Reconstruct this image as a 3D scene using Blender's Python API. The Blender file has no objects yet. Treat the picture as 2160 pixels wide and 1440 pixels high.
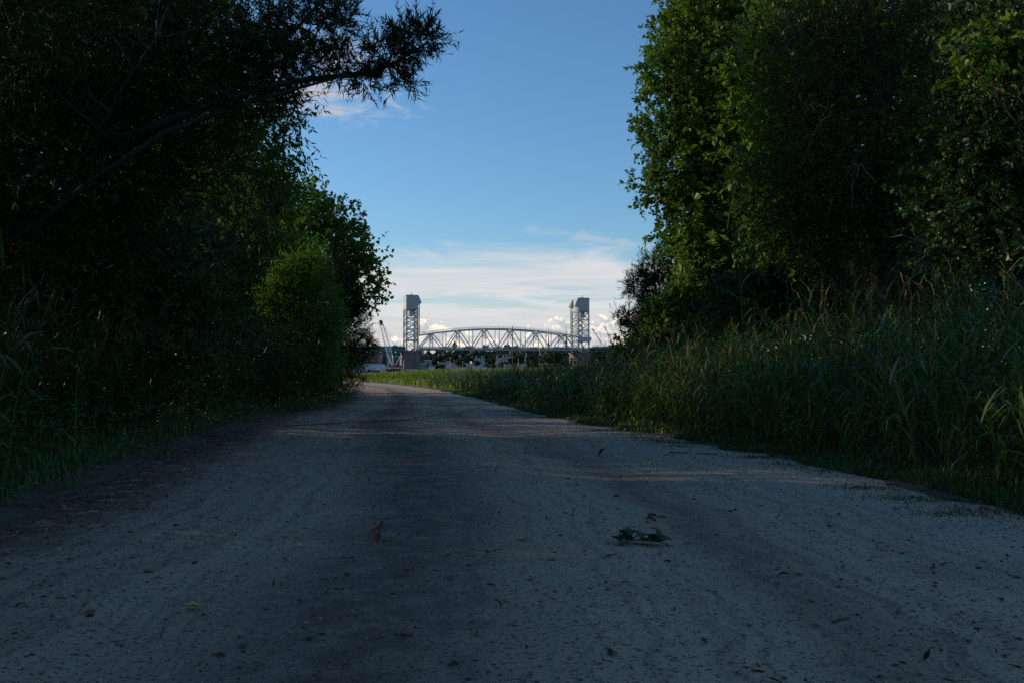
import bpy, math, random
import numpy as np
from mathutils import Vector, Matrix

sc = bpy.context.scene
col = sc.collection
R = math.radians

# ------------------------------------------------------------------ camera
F_PX = 2100.0            # focal length in photograph pixels (35 mm on a 36 mm sensor, 2160 px wide)
CAM_H = 0.8
HORIZON = 782.0
PITCH = math.atan((HORIZON - 720.0) / F_PX)
cam = bpy.data.cameras.new('camera')
cam.sensor_width = 36.0
cam.lens = 36.0 * F_PX / 2160.0
cam.clip_start = 0.05
cam.clip_end = 20000.0
cam_ob = bpy.data.objects.new('camera', cam)
cam_ob.location = (0, 0, CAM_H)
cam_ob.rotation_euler = (math.pi / 2 + PITCH, 0, 0)
col.objects.link(cam_ob)
sc.camera = cam_ob

# ------------------------------------------------------------------ sun, sky, exposure
SUN_AZ, SUN_EL = -72.0, 11.0           # degrees: left of the view direction, low
SUN_STRENGTH = 3.4
SKY_STRENGTH = 0.142
EXPOSURE = 0.4
sun_vec = Vector((math.sin(R(SUN_AZ)) * math.cos(R(SUN_EL)), math.cos(R(SUN_AZ)) * math.cos(R(SUN_EL)), math.sin(R(SUN_EL))))
sun = bpy.data.lights.new('sun', 'SUN')
sun.energy = SUN_STRENGTH
sun.angle = R(0.6)
sun.color = (1.0, 0.82, 0.62)
sun_ob = bpy.data.objects.new('sun', sun)
sun_ob.rotation_euler = (-sun_vec).to_track_quat('-Z', 'Y').to_euler()
sun_ob.location = (-30, 10, 30)
col.objects.link(sun_ob)

world = bpy.data.worlds.new('World')
sc.world = world
world.use_nodes = True


class NG:
    """small helper to write node trees"""
    def __init__(self, tree):
        self.t = tree; self.n = tree.nodes; self.l = tree.links

    def put(self, sock, v):
        if hasattr(v, 'is_linked') or isinstance(v, bpy.types.NodeSocket):
            self.l.new(v, sock)
        else:
            if sock.type == 'RGBA' and len(v) == 3: v = (*v, 1.0)
            sock.default_value = v

    def math(self, op, a, b=None, c=None, clamp=False):
        m = self.n.new('ShaderNodeMath'); m.operation = op; m.use_clamp = clamp
        for i, v in enumerate((a, b, c)):
            if v is not None: self.put(m.inputs[i], v)
        return m.outputs[0]

    def smooth(self, v, lo, hi, a=0.0, b=1.0):
        m = self.n.new('ShaderNodeMapRange'); m.interpolation_type = 'SMOOTHSTEP'
        self.put(m.inputs['Value'], v)
        for k, x in (('From Min', lo), ('From Max', hi), ('To Min', a), ('To Max', b)): self.put(m.inputs[k], x)
        return m.outputs[0]

    def comb(self, x, y, z):
        m = self.n.new('ShaderNodeCombineXYZ')
        for i, v in enumerate((x, y, z)): self.put(m.inputs[i], v)
        return m.outputs[0]

    def sep(self, v):
        m = self.n.new('ShaderNodeSeparateXYZ'); self.l.new(v, m.inputs[0]); return m.outputs

    def vmath(self, op, a, b):
        m = self.n.new('ShaderNodeVectorMath'); m.operation = op
        self.put(m.inputs[0], a); self.put(m.inputs[1], b); return m.outputs[0]

    def noise(self, vec, scale, detail=4.0, rough=0.55, dist=0.0, color=False, dim='3D'):
        m = self.n.new('ShaderNodeTexNoise'); m.noise_dimensions = dim
        if vec is not None: self.l.new(vec, m.inputs['Vector'])
        m.inputs['Scale'].default_value = scale; m.inputs['Detail'].default_value = detail
        m.inputs['Roughness'].default_value = rough; m.inputs['Distortion'].default_value = dist
        return m.outputs['Color' if color else 'Fac']

    def voro(self, vec, scale, feature='F1', out='Distance', rnd=1.0, dim='3D'):
        m = self.n.new('ShaderNodeTexVoronoi'); m.feature = feature; m.voronoi_dimensions = dim
        if vec is not None: self.l.new(vec, m.inputs['Vector'])
        m.inputs['Scale'].default_value = scale; m.inputs['Randomness'].default_value = rnd
        return m.outputs[out]

    def mix(self, fac, a, b, mode='MIX'):
        m = self.n.new('ShaderNodeMix'); m.data_type = 'RGBA'; m.blend_type = mode
        self.put(m.inputs[0], fac); self.put(m.inputs[6], a); self.put(m.inputs[7], b)
        return m.outputs[2]


def build_sky():
    g = NG(world.node_tree); g.n.clear()
    out = g.n.new('ShaderNodeOutputWorld')
    sky = g.n.new('ShaderNodeTexSky'); sky.sky_type = 'NISHITA'; sky.sun_disc = False
    sky.sun_elevation = R(SUN_EL); sky.sun_rotation = R(SUN_AZ)
    sky.air_density = 1.0; sky.dust_density = 0.35; sky.ozone_density = 4.1; sky.altitude = 10
    hs = g.n.new('ShaderNodeHueSaturation'); g.l.new(sky.outputs[0], hs.inputs['Color'])
    hs.inputs['Saturation'].default_value = 1.04; hs.inputs['Value'].default_value = 1.0
    bg = g.n.new('ShaderNodeBackground'); bg.inputs[1].default_value = SKY_STRENGTH
    g.l.new(hs.outputs[0], bg.inputs[0])
    tc = g.n.new('ShaderNodeTexCoord').outputs['Generated']
    x, y, z = g.sep(tc)
    hyp = g.math('SQRT', g.math('ADD', g.math('MULTIPLY', x, x), g.math('MULTIPLY', y, y)))
    el = g.math('ARCTAN2', z, hyp)                      # radians
    az = g.math('ARCTAN2', x, y)
    D = math.pi / 180
    # --- stratus sheet low over the horizon
    pv = g.comb(g.math('ADD', g.math('MULTIPLY', az, 5.0), 1.7), g.math('MULTIPLY', el, 30.0), 0.0)
    n1 = g.noise(pv, 1.2, 4, 0.55, 0.6, dim='2D')
    n2 = g.noise(g.comb(g.math('ADD', g.math('MULTIPLY', az, 9.0), 14.2), g.math('MULTIPLY', el, 110.0), 0.0), 1.0, 4, 0.6, 0.7, dim='2D')
    top = g.math('ADD', g.math('MULTIPLY', g.math('SUBTRACT', n1, 0.5), 3.2 * D), 6.8 * D)
    # stays tilted: a little higher on the left
    top = g.math('SUBTRACT', top, g.math('MULTIPLY', g.math('SINE', g.math('MULTIPLY', az, 2.0)), 0.6 * D))
    d = g.math('SUBTRACT', top, el)
    sheet = g.smooth(d, -0.35 * D, 1.1 * D)
    streak = g.smooth(g.math('ADD', n2, g.math('MULTIPLY', g.math('ABSOLUTE', g.math('SUBTRACT', el, 3.95 * D)), 14.0)), 0.42, 0.68, 0.42, 1.0)
    sheet = g.math('MULTIPLY', g.math('MULTIPLY', sheet, streak), g.smooth(n1, 0.05, 0.55, 0.72, 0.97))
    tone = g.smooth(n2, 0.25, 0.75)
    warm = g.smooth(el, 3.9 * D, 1.0 * D)
    c_sheet = g.mix(tone, (0.485, 0.515, 0.55), (0.575, 0.575, 0.58))
    c_sheet = g.mix(g.math('MULTIPLY', warm, 0.5), c_sheet, (0.54, 0.485, 0.455))
    # --- thin streak and the small lit cloud higher up
    pn1 = g.noise(g.comb(g.math('ADD', g.math('MULTIPLY', az, 26.0), 7.7), g.math('MULTIPLY', el, 70.0), 0.0), 1.0, 4, 0.6, 0.6, dim='2D')
    def patch(ca, ce, ra, re, tilt, lo, hi):
        da = g.math('SUBTRACT', az, ca * D); de = g.math('SUBTRACT', g.math('SUBTRACT', el, ce * D), g.math('MULTIPLY', da, tilt))
        r = g.math('SQRT', g.math('ADD', g.math('POWER', g.math('DIVIDE', da, ra * D), 2.0), g.math('POWER', g.math('DIVIDE', de, re * D), 2.0)))
        return g.smooth(g.math('SUBTRACT', pn1, g.math('MULTIPLY', r, 0.42)), lo, hi)
    p1 = patch(-12.0, 15.4, 6.0, 1.5, -0.08, 0.04, 0.62)
    p2 = patch(-10.2, 17.4, 4.6, 1.3, 0.0, 0.04, 0.5)
    p3 = patch(5.2, 7.45, 5.5, 0.42, -0.16, 0.12, 0.55)
    p4 = patch(-8.6, 7.1, 2.4, 0.4, -0.05, 0.12, 0.6)
    up = g.math('MAXIMUM', g.math('MAXIMUM', p1, g.math('MULTIPLY', p2, 0.6)), g.math('MULTIPLY', g.math('MAXIMUM', p3, p4), 0.42))
    c_up = g.mix(pn1, (0.27, 0.28, 0.36), (0.49, 0.455, 0.47))
    # --- cumulus bank along the horizon
    v0 = g.comb(g.math('MULTIPLY', az, 0.8), el, 0.0)
    nw = g.noise(v0, 70.0, 2, 0.5, dim='2D')
    warp = g.comb(g.math('MULTIPLY', nw, 0.014), g.math('MULTIPLY', nw, -0.010), 0.0)
    nz = g.noise(v0, 330.0, 2, 0.6, dim='2D')
    def cum(off_a, off_e):
        v = g.vmath('ADD', g.vmath('ADD', v0, warp), (off_a, off_e, 0.0))
        prof = g.noise(g.comb(g.math('ADD', g.math('MULTIPLY', az, 15.0), 3.4), 6.1, 0.7), 1.0, 2, 0.5, dim='2D')          # where the heads stand
        v1 = g.voro(v, 75.0, 'SMOOTH_F1', dim='2D'); v2 = g.voro(v, 190.0, 'F1', dim='2D')
        prof = g.math('ADD', prof, g.math('MULTIPLY', g.math('COSINE', g.math('MULTIPLY', g.math('ADD', az, 4.6 * D), 38.7)), 0.11))
        h = g.math('MULTIPLY', g.smooth(prof, 0.32, 0.70), 1.4 * D)
        h = g.math('ADD', h, 1.5 * D)
        h = g.math('ADD', h, g.math('MULTIPLY', g.math('SUBTRACT', 0.42, v1), 1.45 * D))
        h = g.math('ADD', h, g.math('MULTIPLY', g.math('SUBTRACT', 0.42, v2), 0.5 * D))
        h = g.math('ADD', h, g.math('MULTIPLY', g.math('SUBTRACT', nz, 0.5), 0.4 * D))
        return g.math('SUBTRACT', h, el), v1, v2
    h0, v1, v2 = cum(0.0, 0.0)
    h1, w1, w2 = cum(-0.0026, 0.0040)
    cmask = g.smooth(h0, -0.02 * D, 0.14 * D)
    lit = g.smooth(g.math('ADD', g.math('SUBTRACT', w1, v1), g.math('MULTIPLY', g.math('SUBTRACT', w2, v2), 0.5)), -0.22, 0.30)
    lit = g.math('MULTIPLY', lit, g.smooth(h0, 2.2 * D, 0.0, 0.35, 1.0))
    c_cum = g.mix(lit, (0.40, 0.42, 0.46), (0.90, 0.79, 0.635))
    cmask = g.math('MULTIPLY', cmask, g.smooth(h0, 0.0 * D, 1.6 * D, 1.0, 0.55))
    above = g.smooth(el, -0.3 * D, 0.0)
    # compose
    e1 = g.n.new('ShaderNodeBackground')
    ccol = g.mix(cmask, c_sheet, c_cum)
    anyc = g.math('MAXIMUM', sheet, cmask)
    ccol = g.mix(g.math('MULTIPLY', up, g.math('SUBTRACT', 1.0, anyc)), ccol, c_up)
    allm = g.math('MULTIPLY', g.math('MAXIMUM', anyc, up), above)
    g.l.new(ccol, e1.inputs[0]); e1.inputs[1].default_value = 1.0
    ms = g.n.new('ShaderNodeMixShader')
    g.l.new(allm, ms.inputs[0]); g.l.new(bg.outputs[0], ms.inputs[1]); g.l.new(e1.outputs[0], ms.inputs[2])
    g.l.new(ms.outputs[0], out.inputs[0])


build_sky()
sc.view_settings.view_transform = 'Standard'
sc.view_settings.look = 'None'
sc.view_settings.exposure = EXPOSURE
sc.view_settings.gamma = 1.0
sc.view_settings.use_curve_mapping = False
sc.render.engine = 'CYCLES'
sc.cycles.max_bounces = 4
sc.cycles.diffuse_bounces = 2
sc.cycles.glossy_bounces = 2
sc.cycles.transmission_bounces = 4
sc.cycles.transparent_max_bounces = 4
sc.cycles.caustics_reflective = False
sc.cycles.caustics_refractive = False
sc.cycles.use_denoising = False
world.cycles.sampling_method = 'MANUAL'
world.cycles.sample_map_resolution = 512

# ------------------------------------------------------------------ coordinates
_cp, _sp = math.cos(PITCH), math.sin(PITCH)


def ray(px, py):
    dx, dy = px - 1080.0, 720.0 - py
    v = (dx, F_PX * _cp - dy * _sp, F_PX * _sp + dy * _cp)
    return v[0] / v[1], v[2] / v[1]


def at(px, py, d):
    """point seen at photograph pixel (px, py), d metres ahead"""
    a, b = ray(px, py)
    return np.array((a * d, d, CAM_H + b * d))


def ground_at(px, py, z=0.0):
    a, b = ray(px, py)
    d = (z - CAM_H) / b
    return np.array((a * d, d, z))


# ------------------------------------------------------------------ mesh helpers
class Acc:
    def __init__(self): self.V = []; self.F = []; self.T = []; self.n = 0

    def add(self, V, F, tint=None):
        V = np.asarray(V, dtype=np.float32).reshape(-1, 3)
        F = np.asarray(F, dtype=np.int64)
        self.V.append(V); self.F.append(F + self.n); self.n += len(V)
        if tint is None: tint = np.zeros(len(V), np.float32)
        self.T.append(np.broadcast_to(np.asarray(tint, np.float32), (len(V),)))

    def mesh(self, name, mat=None, smooth=False):
        me = bpy.data.meshes.new(name)
        if self.n:
            V = np.concatenate(self.V)
            me.vertices.add(len(V)); me.vertices.foreach_set('co', V.ravel())
            loops = np.concatenate([f.ravel() for f in self.F])
            sizes = np.concatenate([np.full(len(f), f.shape[1], np.int64) for f in self.F])
            starts = np.concatenate(([0], np.cumsum(sizes)[:-1]))
            me.loops.add(len(loops)); me.loops.foreach_set('vertex_index', loops.astype(np.int32))
            me.polygons.add(len(sizes)); me.polygons.foreach_set('loop_start', starts.astype(np.int32))
            me.polygons.foreach_set('use_smooth', np.full(len(sizes), smooth, bool))
            at_ = me.attributes.new('tint', 'FLOAT', 'POINT'); at_.data.foreach_set('value', np.concatenate(self.T))
            me.update(calc_edges=True)
        if mat is not None: me.materials.append(mat)
        return me

    def build(self, name, mat=None, parent=None, smooth=False, **props):
        return link(name, self.mesh(name, mat, smooth), parent, **props)

    def box(self, c, s, rot=None, tint=0.0):
        V = np.array([(x, y, z) for x in (-.5, .5) for y in (-.5, .5) for z in (-.5, .5)]) * np.asarray(s, float)
        if rot is not None: V = V @ np.asarray(rot, float).T
        V = V + np.asarray(c, float)
        self.add(V, [(0, 1, 3, 2), (4, 6, 7, 5), (0, 4, 5, 1), (2, 3, 7, 6), (0, 2, 6, 4), (1, 5, 7, 3)], tint)

    def prism(self, prof, lo, hi, fn=lambda a, b, c: (a, c, b), tint=0.0):
        """profile of (a, b) pairs swept from lo to hi along the third axis"""
        n = len(prof)
        V = [fn(a, b, lo) for a, b in prof] + [fn(a, b, hi) for a, b in prof]
        self.add(V, [(i, (i + 1) % n, n + (i + 1) % n, n + i) for i in range(n)], tint)
        k = self.n - 2 * n
        self.F.append(np.array([[k + i for i in range(n)][::-1]])); self.F.append(np.array([[k + n + i for i in range(n)]]))

    def tube(self, P, r, sides=6, cap=True, tint=0.0):
        P = np.asarray(P, float); K = len(P); r = np.broadcast_to(np.asarray(r, float), (K,))
        T = np.gradient(P, axis=0); T /= np.linalg.norm(T, axis=1)[:, None] + 1e-9
        ref = np.array((0.31, 0.17, 0.93)) if abs(T[0, 2]) < 0.8 else np.array((0.93, 0.3, 0.2))
        A = np.cross(T, ref); A /= np.linalg.norm(A, axis=1)[:, None] + 1e-9
        B = np.cross(T, A)
        th = np.arange(sides) * 2 * np.pi / sides
        V = P[:, None] + r[:, None, None] * (np.cos(th)[None, :, None] * A[:, None] + np.sin(th)[None, :, None] * B[:, None])
        k, s = np.meshgrid(np.arange(K - 1), np.arange(sides), indexing='ij')
        s2 = (s + 1) % sides
        F = np.stack([k * sides + s, k * sides + s2, (k + 1) * sides + s2, (k + 1) * sides + s], -1).reshape(-1, 4)
        base = self.n
        self.add(V.reshape(-1, 3), F, tint)
        if cap:
            self.F.append(np.array([[base + i for i in range(sides)][::-1]]))
            self.F.append(np.array([[base + (K - 1) * sides + i for i in range(sides)]]))


def tag(o, label=None, cat=None, group=None, kind=None):
    for k, v in (('label', label), ('category', cat), ('group', group), ('kind', kind)):
        if v: o[k] = v
    return o


def link(name, data, parent=None, **props):
    o = bpy.data.objects.new(name, data)
    col.objects.link(o)
    if parent is not None: o.parent = parent
    tag(o, **props)
    return o


def empty(name, loc=(0, 0, 0), rz=0.0, **props):
    o = link(name, None, None, **props)
    o.location = loc; o.rotation_euler = (0, 0, rz); o.empty_display_size = 0.2
    return o


def copy_tree(o, parent=None):
    c = o.copy(); col.objects.link(c); c.parent = parent
    for ch in o.children: copy_tree(ch, c)
    return c


def unit(v): return v / (np.linalg.norm(v, axis=-1, keepdims=True) + 1e-9)


# ------------------------------------------------------------------ materials
def new_mat(name):
    m = bpy.data.materials.new(name); m.use_nodes = True
    g = NG(m.node_tree); g.n.clear()
    out = g.n.new('ShaderNodeOutputMaterial')
    b = g.n.new('ShaderNodeBsdfPrincipled')
    g.l.new(b.outputs[0], out.inputs[0])
    g.b = b; g.out = out
    return m, g


def leaf_mat(name, dark, light, trans=0.3, rough=0.55, spec=0.25, dead=None, dead_at=0.93):
    m, g = new_mat(name)
    a = g.n.new('ShaderNodeAttribute'); a.attribute_name = 'tint'
    t = a.outputs['Fac']
    geo = g.n.new('ShaderNodeNewGeometry')
    n = g.noise(geo.outputs['Position'], 0.9, 3)
    c = g.mix(g.math('ADD', g.math('MULTIPLY', t, 0.7), g.math('MULTIPLY', g.math('SUBTRACT', n, 0.4), 0.9), clamp=True), dark, light)
    if dead: c = g.mix(g.smooth(t, dead_at, dead_at + 0.01), c, dead)
    g.l.new(c, g.b.inputs['Base Color'])
    g.b.inputs['Roughness'].default_value = rough; g.b.inputs['Specular IOR Level'].default_value = spec
    tr = g.n.new('ShaderNodeBsdfTranslucent')
    g.l.new(g.mix(1.0, c, (1.0, 1.15, 0.35), 'MULTIPLY'), tr.inputs[0])
    ms = g.n.new('ShaderNodeMixShader'); ms.inputs[0].default_value = trans
    g.l.new(g.b.outputs[0], ms.inputs[1]); g.l.new(tr.outputs[0], ms.inputs[2]); g.l.new(ms.outputs[0], g.out.inputs[0])
    return m


def simple_mat(name, c, rough=0.6, metal=0.0, c2=None, scale=3.0, spec=0.4, stretch=None, bump=0.0, detail=5, tex='Object'):
    m, g = new_mat(name)
    co = g.n.new('ShaderNodeTexCoord').outputs[tex]
    if stretch: co = g.vmath('MULTIPLY', co, stretch)
    if c2 is None: c2 = tuple(v * 0.75 for v in c)
    n = g.noise(co, scale, detail, 0.6)
    g.l.new(g.mix(g.smooth(n, 0.3, 0.7), c, c2), g.b.inputs['Base Color'])
    g.b.inputs['Roughness'].default_value = rough; g.b.inputs['Metallic'].default_value = metal
    g.b.inputs['Specular IOR Level'].default_value = spec
    if bump:
        bp = g.n.new('ShaderNodeBump'); bp.inputs['Strength'].default_value = bump; bp.inputs['Distance'].default_value = 0.02
        g.l.new(n, bp.inputs['Height']); g.l.new(bp.outputs[0], g.b.inputs['Normal'])
    return m


M = {}
M['cedar_r'] = leaf_mat('cedar_foliage_olive', (0.026, 0.043, 0.011), (0.072, 0.105, 0.024), 0.12, 0.65, 0.1, (0.12, 0.06, 0.03), 0.95)
M['cedar'] = leaf_mat('cedar_foliage', (0.018, 0.030, 0.009), (0.050, 0.078, 0.020), 0.10, 0.65, 0.1, (0.06, 0.035, 0.02), 0.96)
M['ash'] = leaf_mat('ash_leaves', (0.036, 0.078, 0.014), (0.092, 0.172, 0.030), 0.4)
M['maple'] = leaf_mat('maple_leaves', (0.055, 0.112, 0.016), (0.135, 0.230, 0.036), 0.42)
M['oak'] = leaf_mat('oak_leaves', (0.052, 0.104, 0.016), (0.155, 0.255, 0.042), 0.34, 0.5, 0.2)
M['vine'] = leaf_mat('vine_leaves', (0.060, 0.120, 0.016), (0.165, 0.265, 0.040), 0.36, 0.5, 0.2)
M['willow'] = leaf_mat('shrub_leaves', (0.088, 0.180, 0.038), (0.170, 0.295, 0.066), 0.36, 0.6, 0.1)
M['under'] = leaf_mat('undergrowth_leaves', (0.026, 0.056, 0.014), (0.065, 0.125, 0.028), 0.24, 0.45, 0.35)
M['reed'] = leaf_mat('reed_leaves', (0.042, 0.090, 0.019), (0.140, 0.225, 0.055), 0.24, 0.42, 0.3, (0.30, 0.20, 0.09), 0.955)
M['reed_shade_tint'] = leaf_mat('reed_leaves_shade_tinted', (0.020, 0.042, 0.012), (0.062, 0.105, 0.032), 0.2, 0.5, 0.25, (0.16, 0.10, 0.05), 0.955)  # reed colours darkened; the left bank's shade is put into them
M['dry'] = leaf_mat('dry_stalk_straw', (0.16, 0.11, 0.055), (0.30, 0.22, 0.12), 0.2, 0.7, 0.1)
M['weed'] = leaf_mat('bushy_weed_leaves', (0.050, 0.092, 0.012), (0.135, 0.195, 0.028), 0.32, 0.6, 0.08, (0.20, 0.15, 0.07), 0.95)
M['plume'] = leaf_mat('reed_plumes', (0.05, 0.045, 0.028), (0.12, 0.095, 0.06), 0.2, 0.7, 0.1)
M['grass'] = leaf_mat('verge_grass', (0.035, 0.080, 0.020), (0.085, 0.16, 0.040), 0.25, 0.45, 0.4, (0.22, 0.17, 0.09), 0.95)
M['meadow'] = leaf_mat('meadow_grass', (0.085, 0.140, 0.018), (0.215, 0.275, 0.048), 0.3, 0.55, 0.15, (0.28, 0.21, 0.09), 0.94)
M['far_tree'] = leaf_mat('far_tree_leaves', (0.018, 0.036, 0.018), (0.045, 0.075, 0.028), 0.12, 0.6, 0.2)
M['bark'] = simple_mat('bark', (0.085, 0.068, 0.055), 0.9, c2=(0.035, 0.028, 0.024), scale=9, stretch=(1, 1, 0.15), bump=0.8)
M['bark_dark'] = simple_mat('cedar_bark', (0.045, 0.034, 0.028), 0.95, c2=(0.02, 0.016, 0.014), scale=9, stretch=(1, 1, 0.15), bump=0.8)
M['dead_wood'] = simple_mat('dead_twig_wood', (0.24, 0.21, 0.19), 0.85, c2=(0.13, 0.11, 0.10), scale=20)


# ------------------------------------------------------------------ leaves and sprigs
LEAF = {   # local (along, across, up) vertices and faces
    'broad': (np.array([(0, 0, 0), (.42, .36, .07), (1, 0, -.06), (.42, -.36, .07)]), np.array([(0, 1, 2), (0, 2, 3)])),
    'lance': (np.array([(0, 0, 0), (.40, .17, .04), (1, 0, -.08), (.40, -.17, .04)]), np.array([(0, 1, 2), (0, 2, 3)])),
    'willow': (np.array([(0, 0, 0), (.45, .085, .02), (1, 0, -.12), (.45, -.085, .02)]), np.array([(0, 1, 2), (0, 2, 3)])),
    'needle': (np.array([(0, .09, 0), (0, -.09, 0), (1, 0, 0)]), np.array([(0, 1, 2)])),
    'lobed': (np.array([(0, 0, 0), (.18, .30, .05), (.42, .20, .03), (.62, .46, .08), (.74, .20, .02), (1, 0, -.08),
                        (.74, -.20, .02), (.62, -.46, .08), (.42, -.20, .03), (.18, -.30, .05)]),
              np.array([(0, 1, 2), (0, 2, 8), (0, 8, 9), (2, 3, 4), (2, 4, 6), (2, 6, 8), (8, 6, 7), (4, 5, 6)])),
}


def put_leaves(acc, kind, P, Tdir, N, L, tint):
    tv, tf = LEAF[kind]
    n = len(P)
    S = unit(np.cross(Tdir, N)); N = np.cross(S, Tdir)
    L = np.broadcast_to(L, (n,))[:, None, None]
    V = P[:, None] + L * (tv[None, :, 0:1] * Tdir[:, None] + tv[None, :, 1:2] * S[:, None] + tv[None, :, 2:3] * N[:, None])
    k = len(tv)
    F = (np.arange(n)[:, None, None] * k + tf[None]).reshape(-1, tf.shape[1])
    acc.add(V.reshape(-1, 3), F, np.repeat(tint, k))


def sprigs(acc, twig, rng, C, Dr, length, n_leaf, kind, leaf_len, spread=0.9, droop=0.15, tint_shift=None, twig_r=0.004):
    """leafy shoots: C start points, Dr directions"""
    m = len(C)
    if m == 0: return
    length = length * rng.uniform(0.6, 1.25, m)
    f = np.linspace(0.12, 1.0, n_leaf)[None, :] + rng.uniform(-.04, .04, (m, n_leaf))
    bend = rng.normal(0, .25, (m, 3)); bend[:, 2] -= droop
    P = C[:, None] + Dr[:, None] * (f * length[:, None])[..., None] + bend[:, None] * ((f ** 2) * length[:, None])[..., None]
    axis = unit(Dr[:, None] + 2 * bend[:, None] * f[..., None])
    rad = rng.normal(0, 1, (m, n_leaf, 3)); rad -= axis * (rad * axis).sum(-1, keepdims=True); rad = unit(rad)
    T = unit(axis * rng.uniform(0.25, 1.0, (m, n_leaf, 1)) + rad * spread)
    T[..., 2] -= droop * 0.8; T = unit(T)
    Nn = rng.normal(0, .55, (m, n_leaf, 3)); Nn[..., 2] += 0.9; Nn = unit(Nn)
    L = leaf_len * rng.uniform(0.45, 1.3, (m, n_leaf))
    t = np.clip(rng.uniform(0, 1, (m, n_leaf)) * 0.6 + rng.uniform(0, .4, (m, 1)), 0, 1)
    put_leaves(acc, kind, P.reshape(-1, 3), T.reshape(-1, 3), Nn.reshape(-1, 3), L.ravel(), t.ravel())
    if twig is not None:
        E_ = C + Dr * length[:, None] + bend * length[:, None]
        s = unit(np.cross(Dr, rng.normal(0, 1, (m, 3))))
        s2 = np.cross(s, Dr)
        V = np.stack([C + s * twig_r, C - s * twig_r * .5 + s2 * twig_r, C - s * twig_r * .5 - s2 * twig_r, E_], 1).reshape(-1, 3)
        b = np.arange(m)[:, None] * 4
        twig.add(V, np.concatenate([b + (0, 1, 3), b + (1, 2, 3), b + (2, 0, 3)]))


def in_lobes(rng, lobes, n, shell=0.45):
    vol = np.array([l[3] * l[4] * l[5] * (l[6] if len(l) > 6 else 1.0) for l in lobes]); vol = vol ** 0.9
    which = rng.choice(len(lobes), n, p=vol / vol.sum())
    L = np.array([l[:6] for l in lobes])[which]
    u = unit(rng.normal(0, 1, (n, 3)))
    r = rng.uniform(shell ** 3, 1, (n, 1)) ** (1 / 3) * rng.uniform(0.85, 1.12, (n, 1))
    P = L[:, :3] + u * r * L[:, 3:6]
    return P, u, r


def bez(p0, p1, p2, k):
    t = np.linspace(0, 1, k)[:, None]
    return (1 - t) ** 2 * p0 + 2 * t * (1 - t) * p1 + t ** 2 * p2


def lobe(px, py, d, rx, ry, rd, w=1.0):
    c = at(px, py, d); s = d / F_PX
    return (c[0], c[1], c[2], rx * s, rd, ry * s, w)


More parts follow.
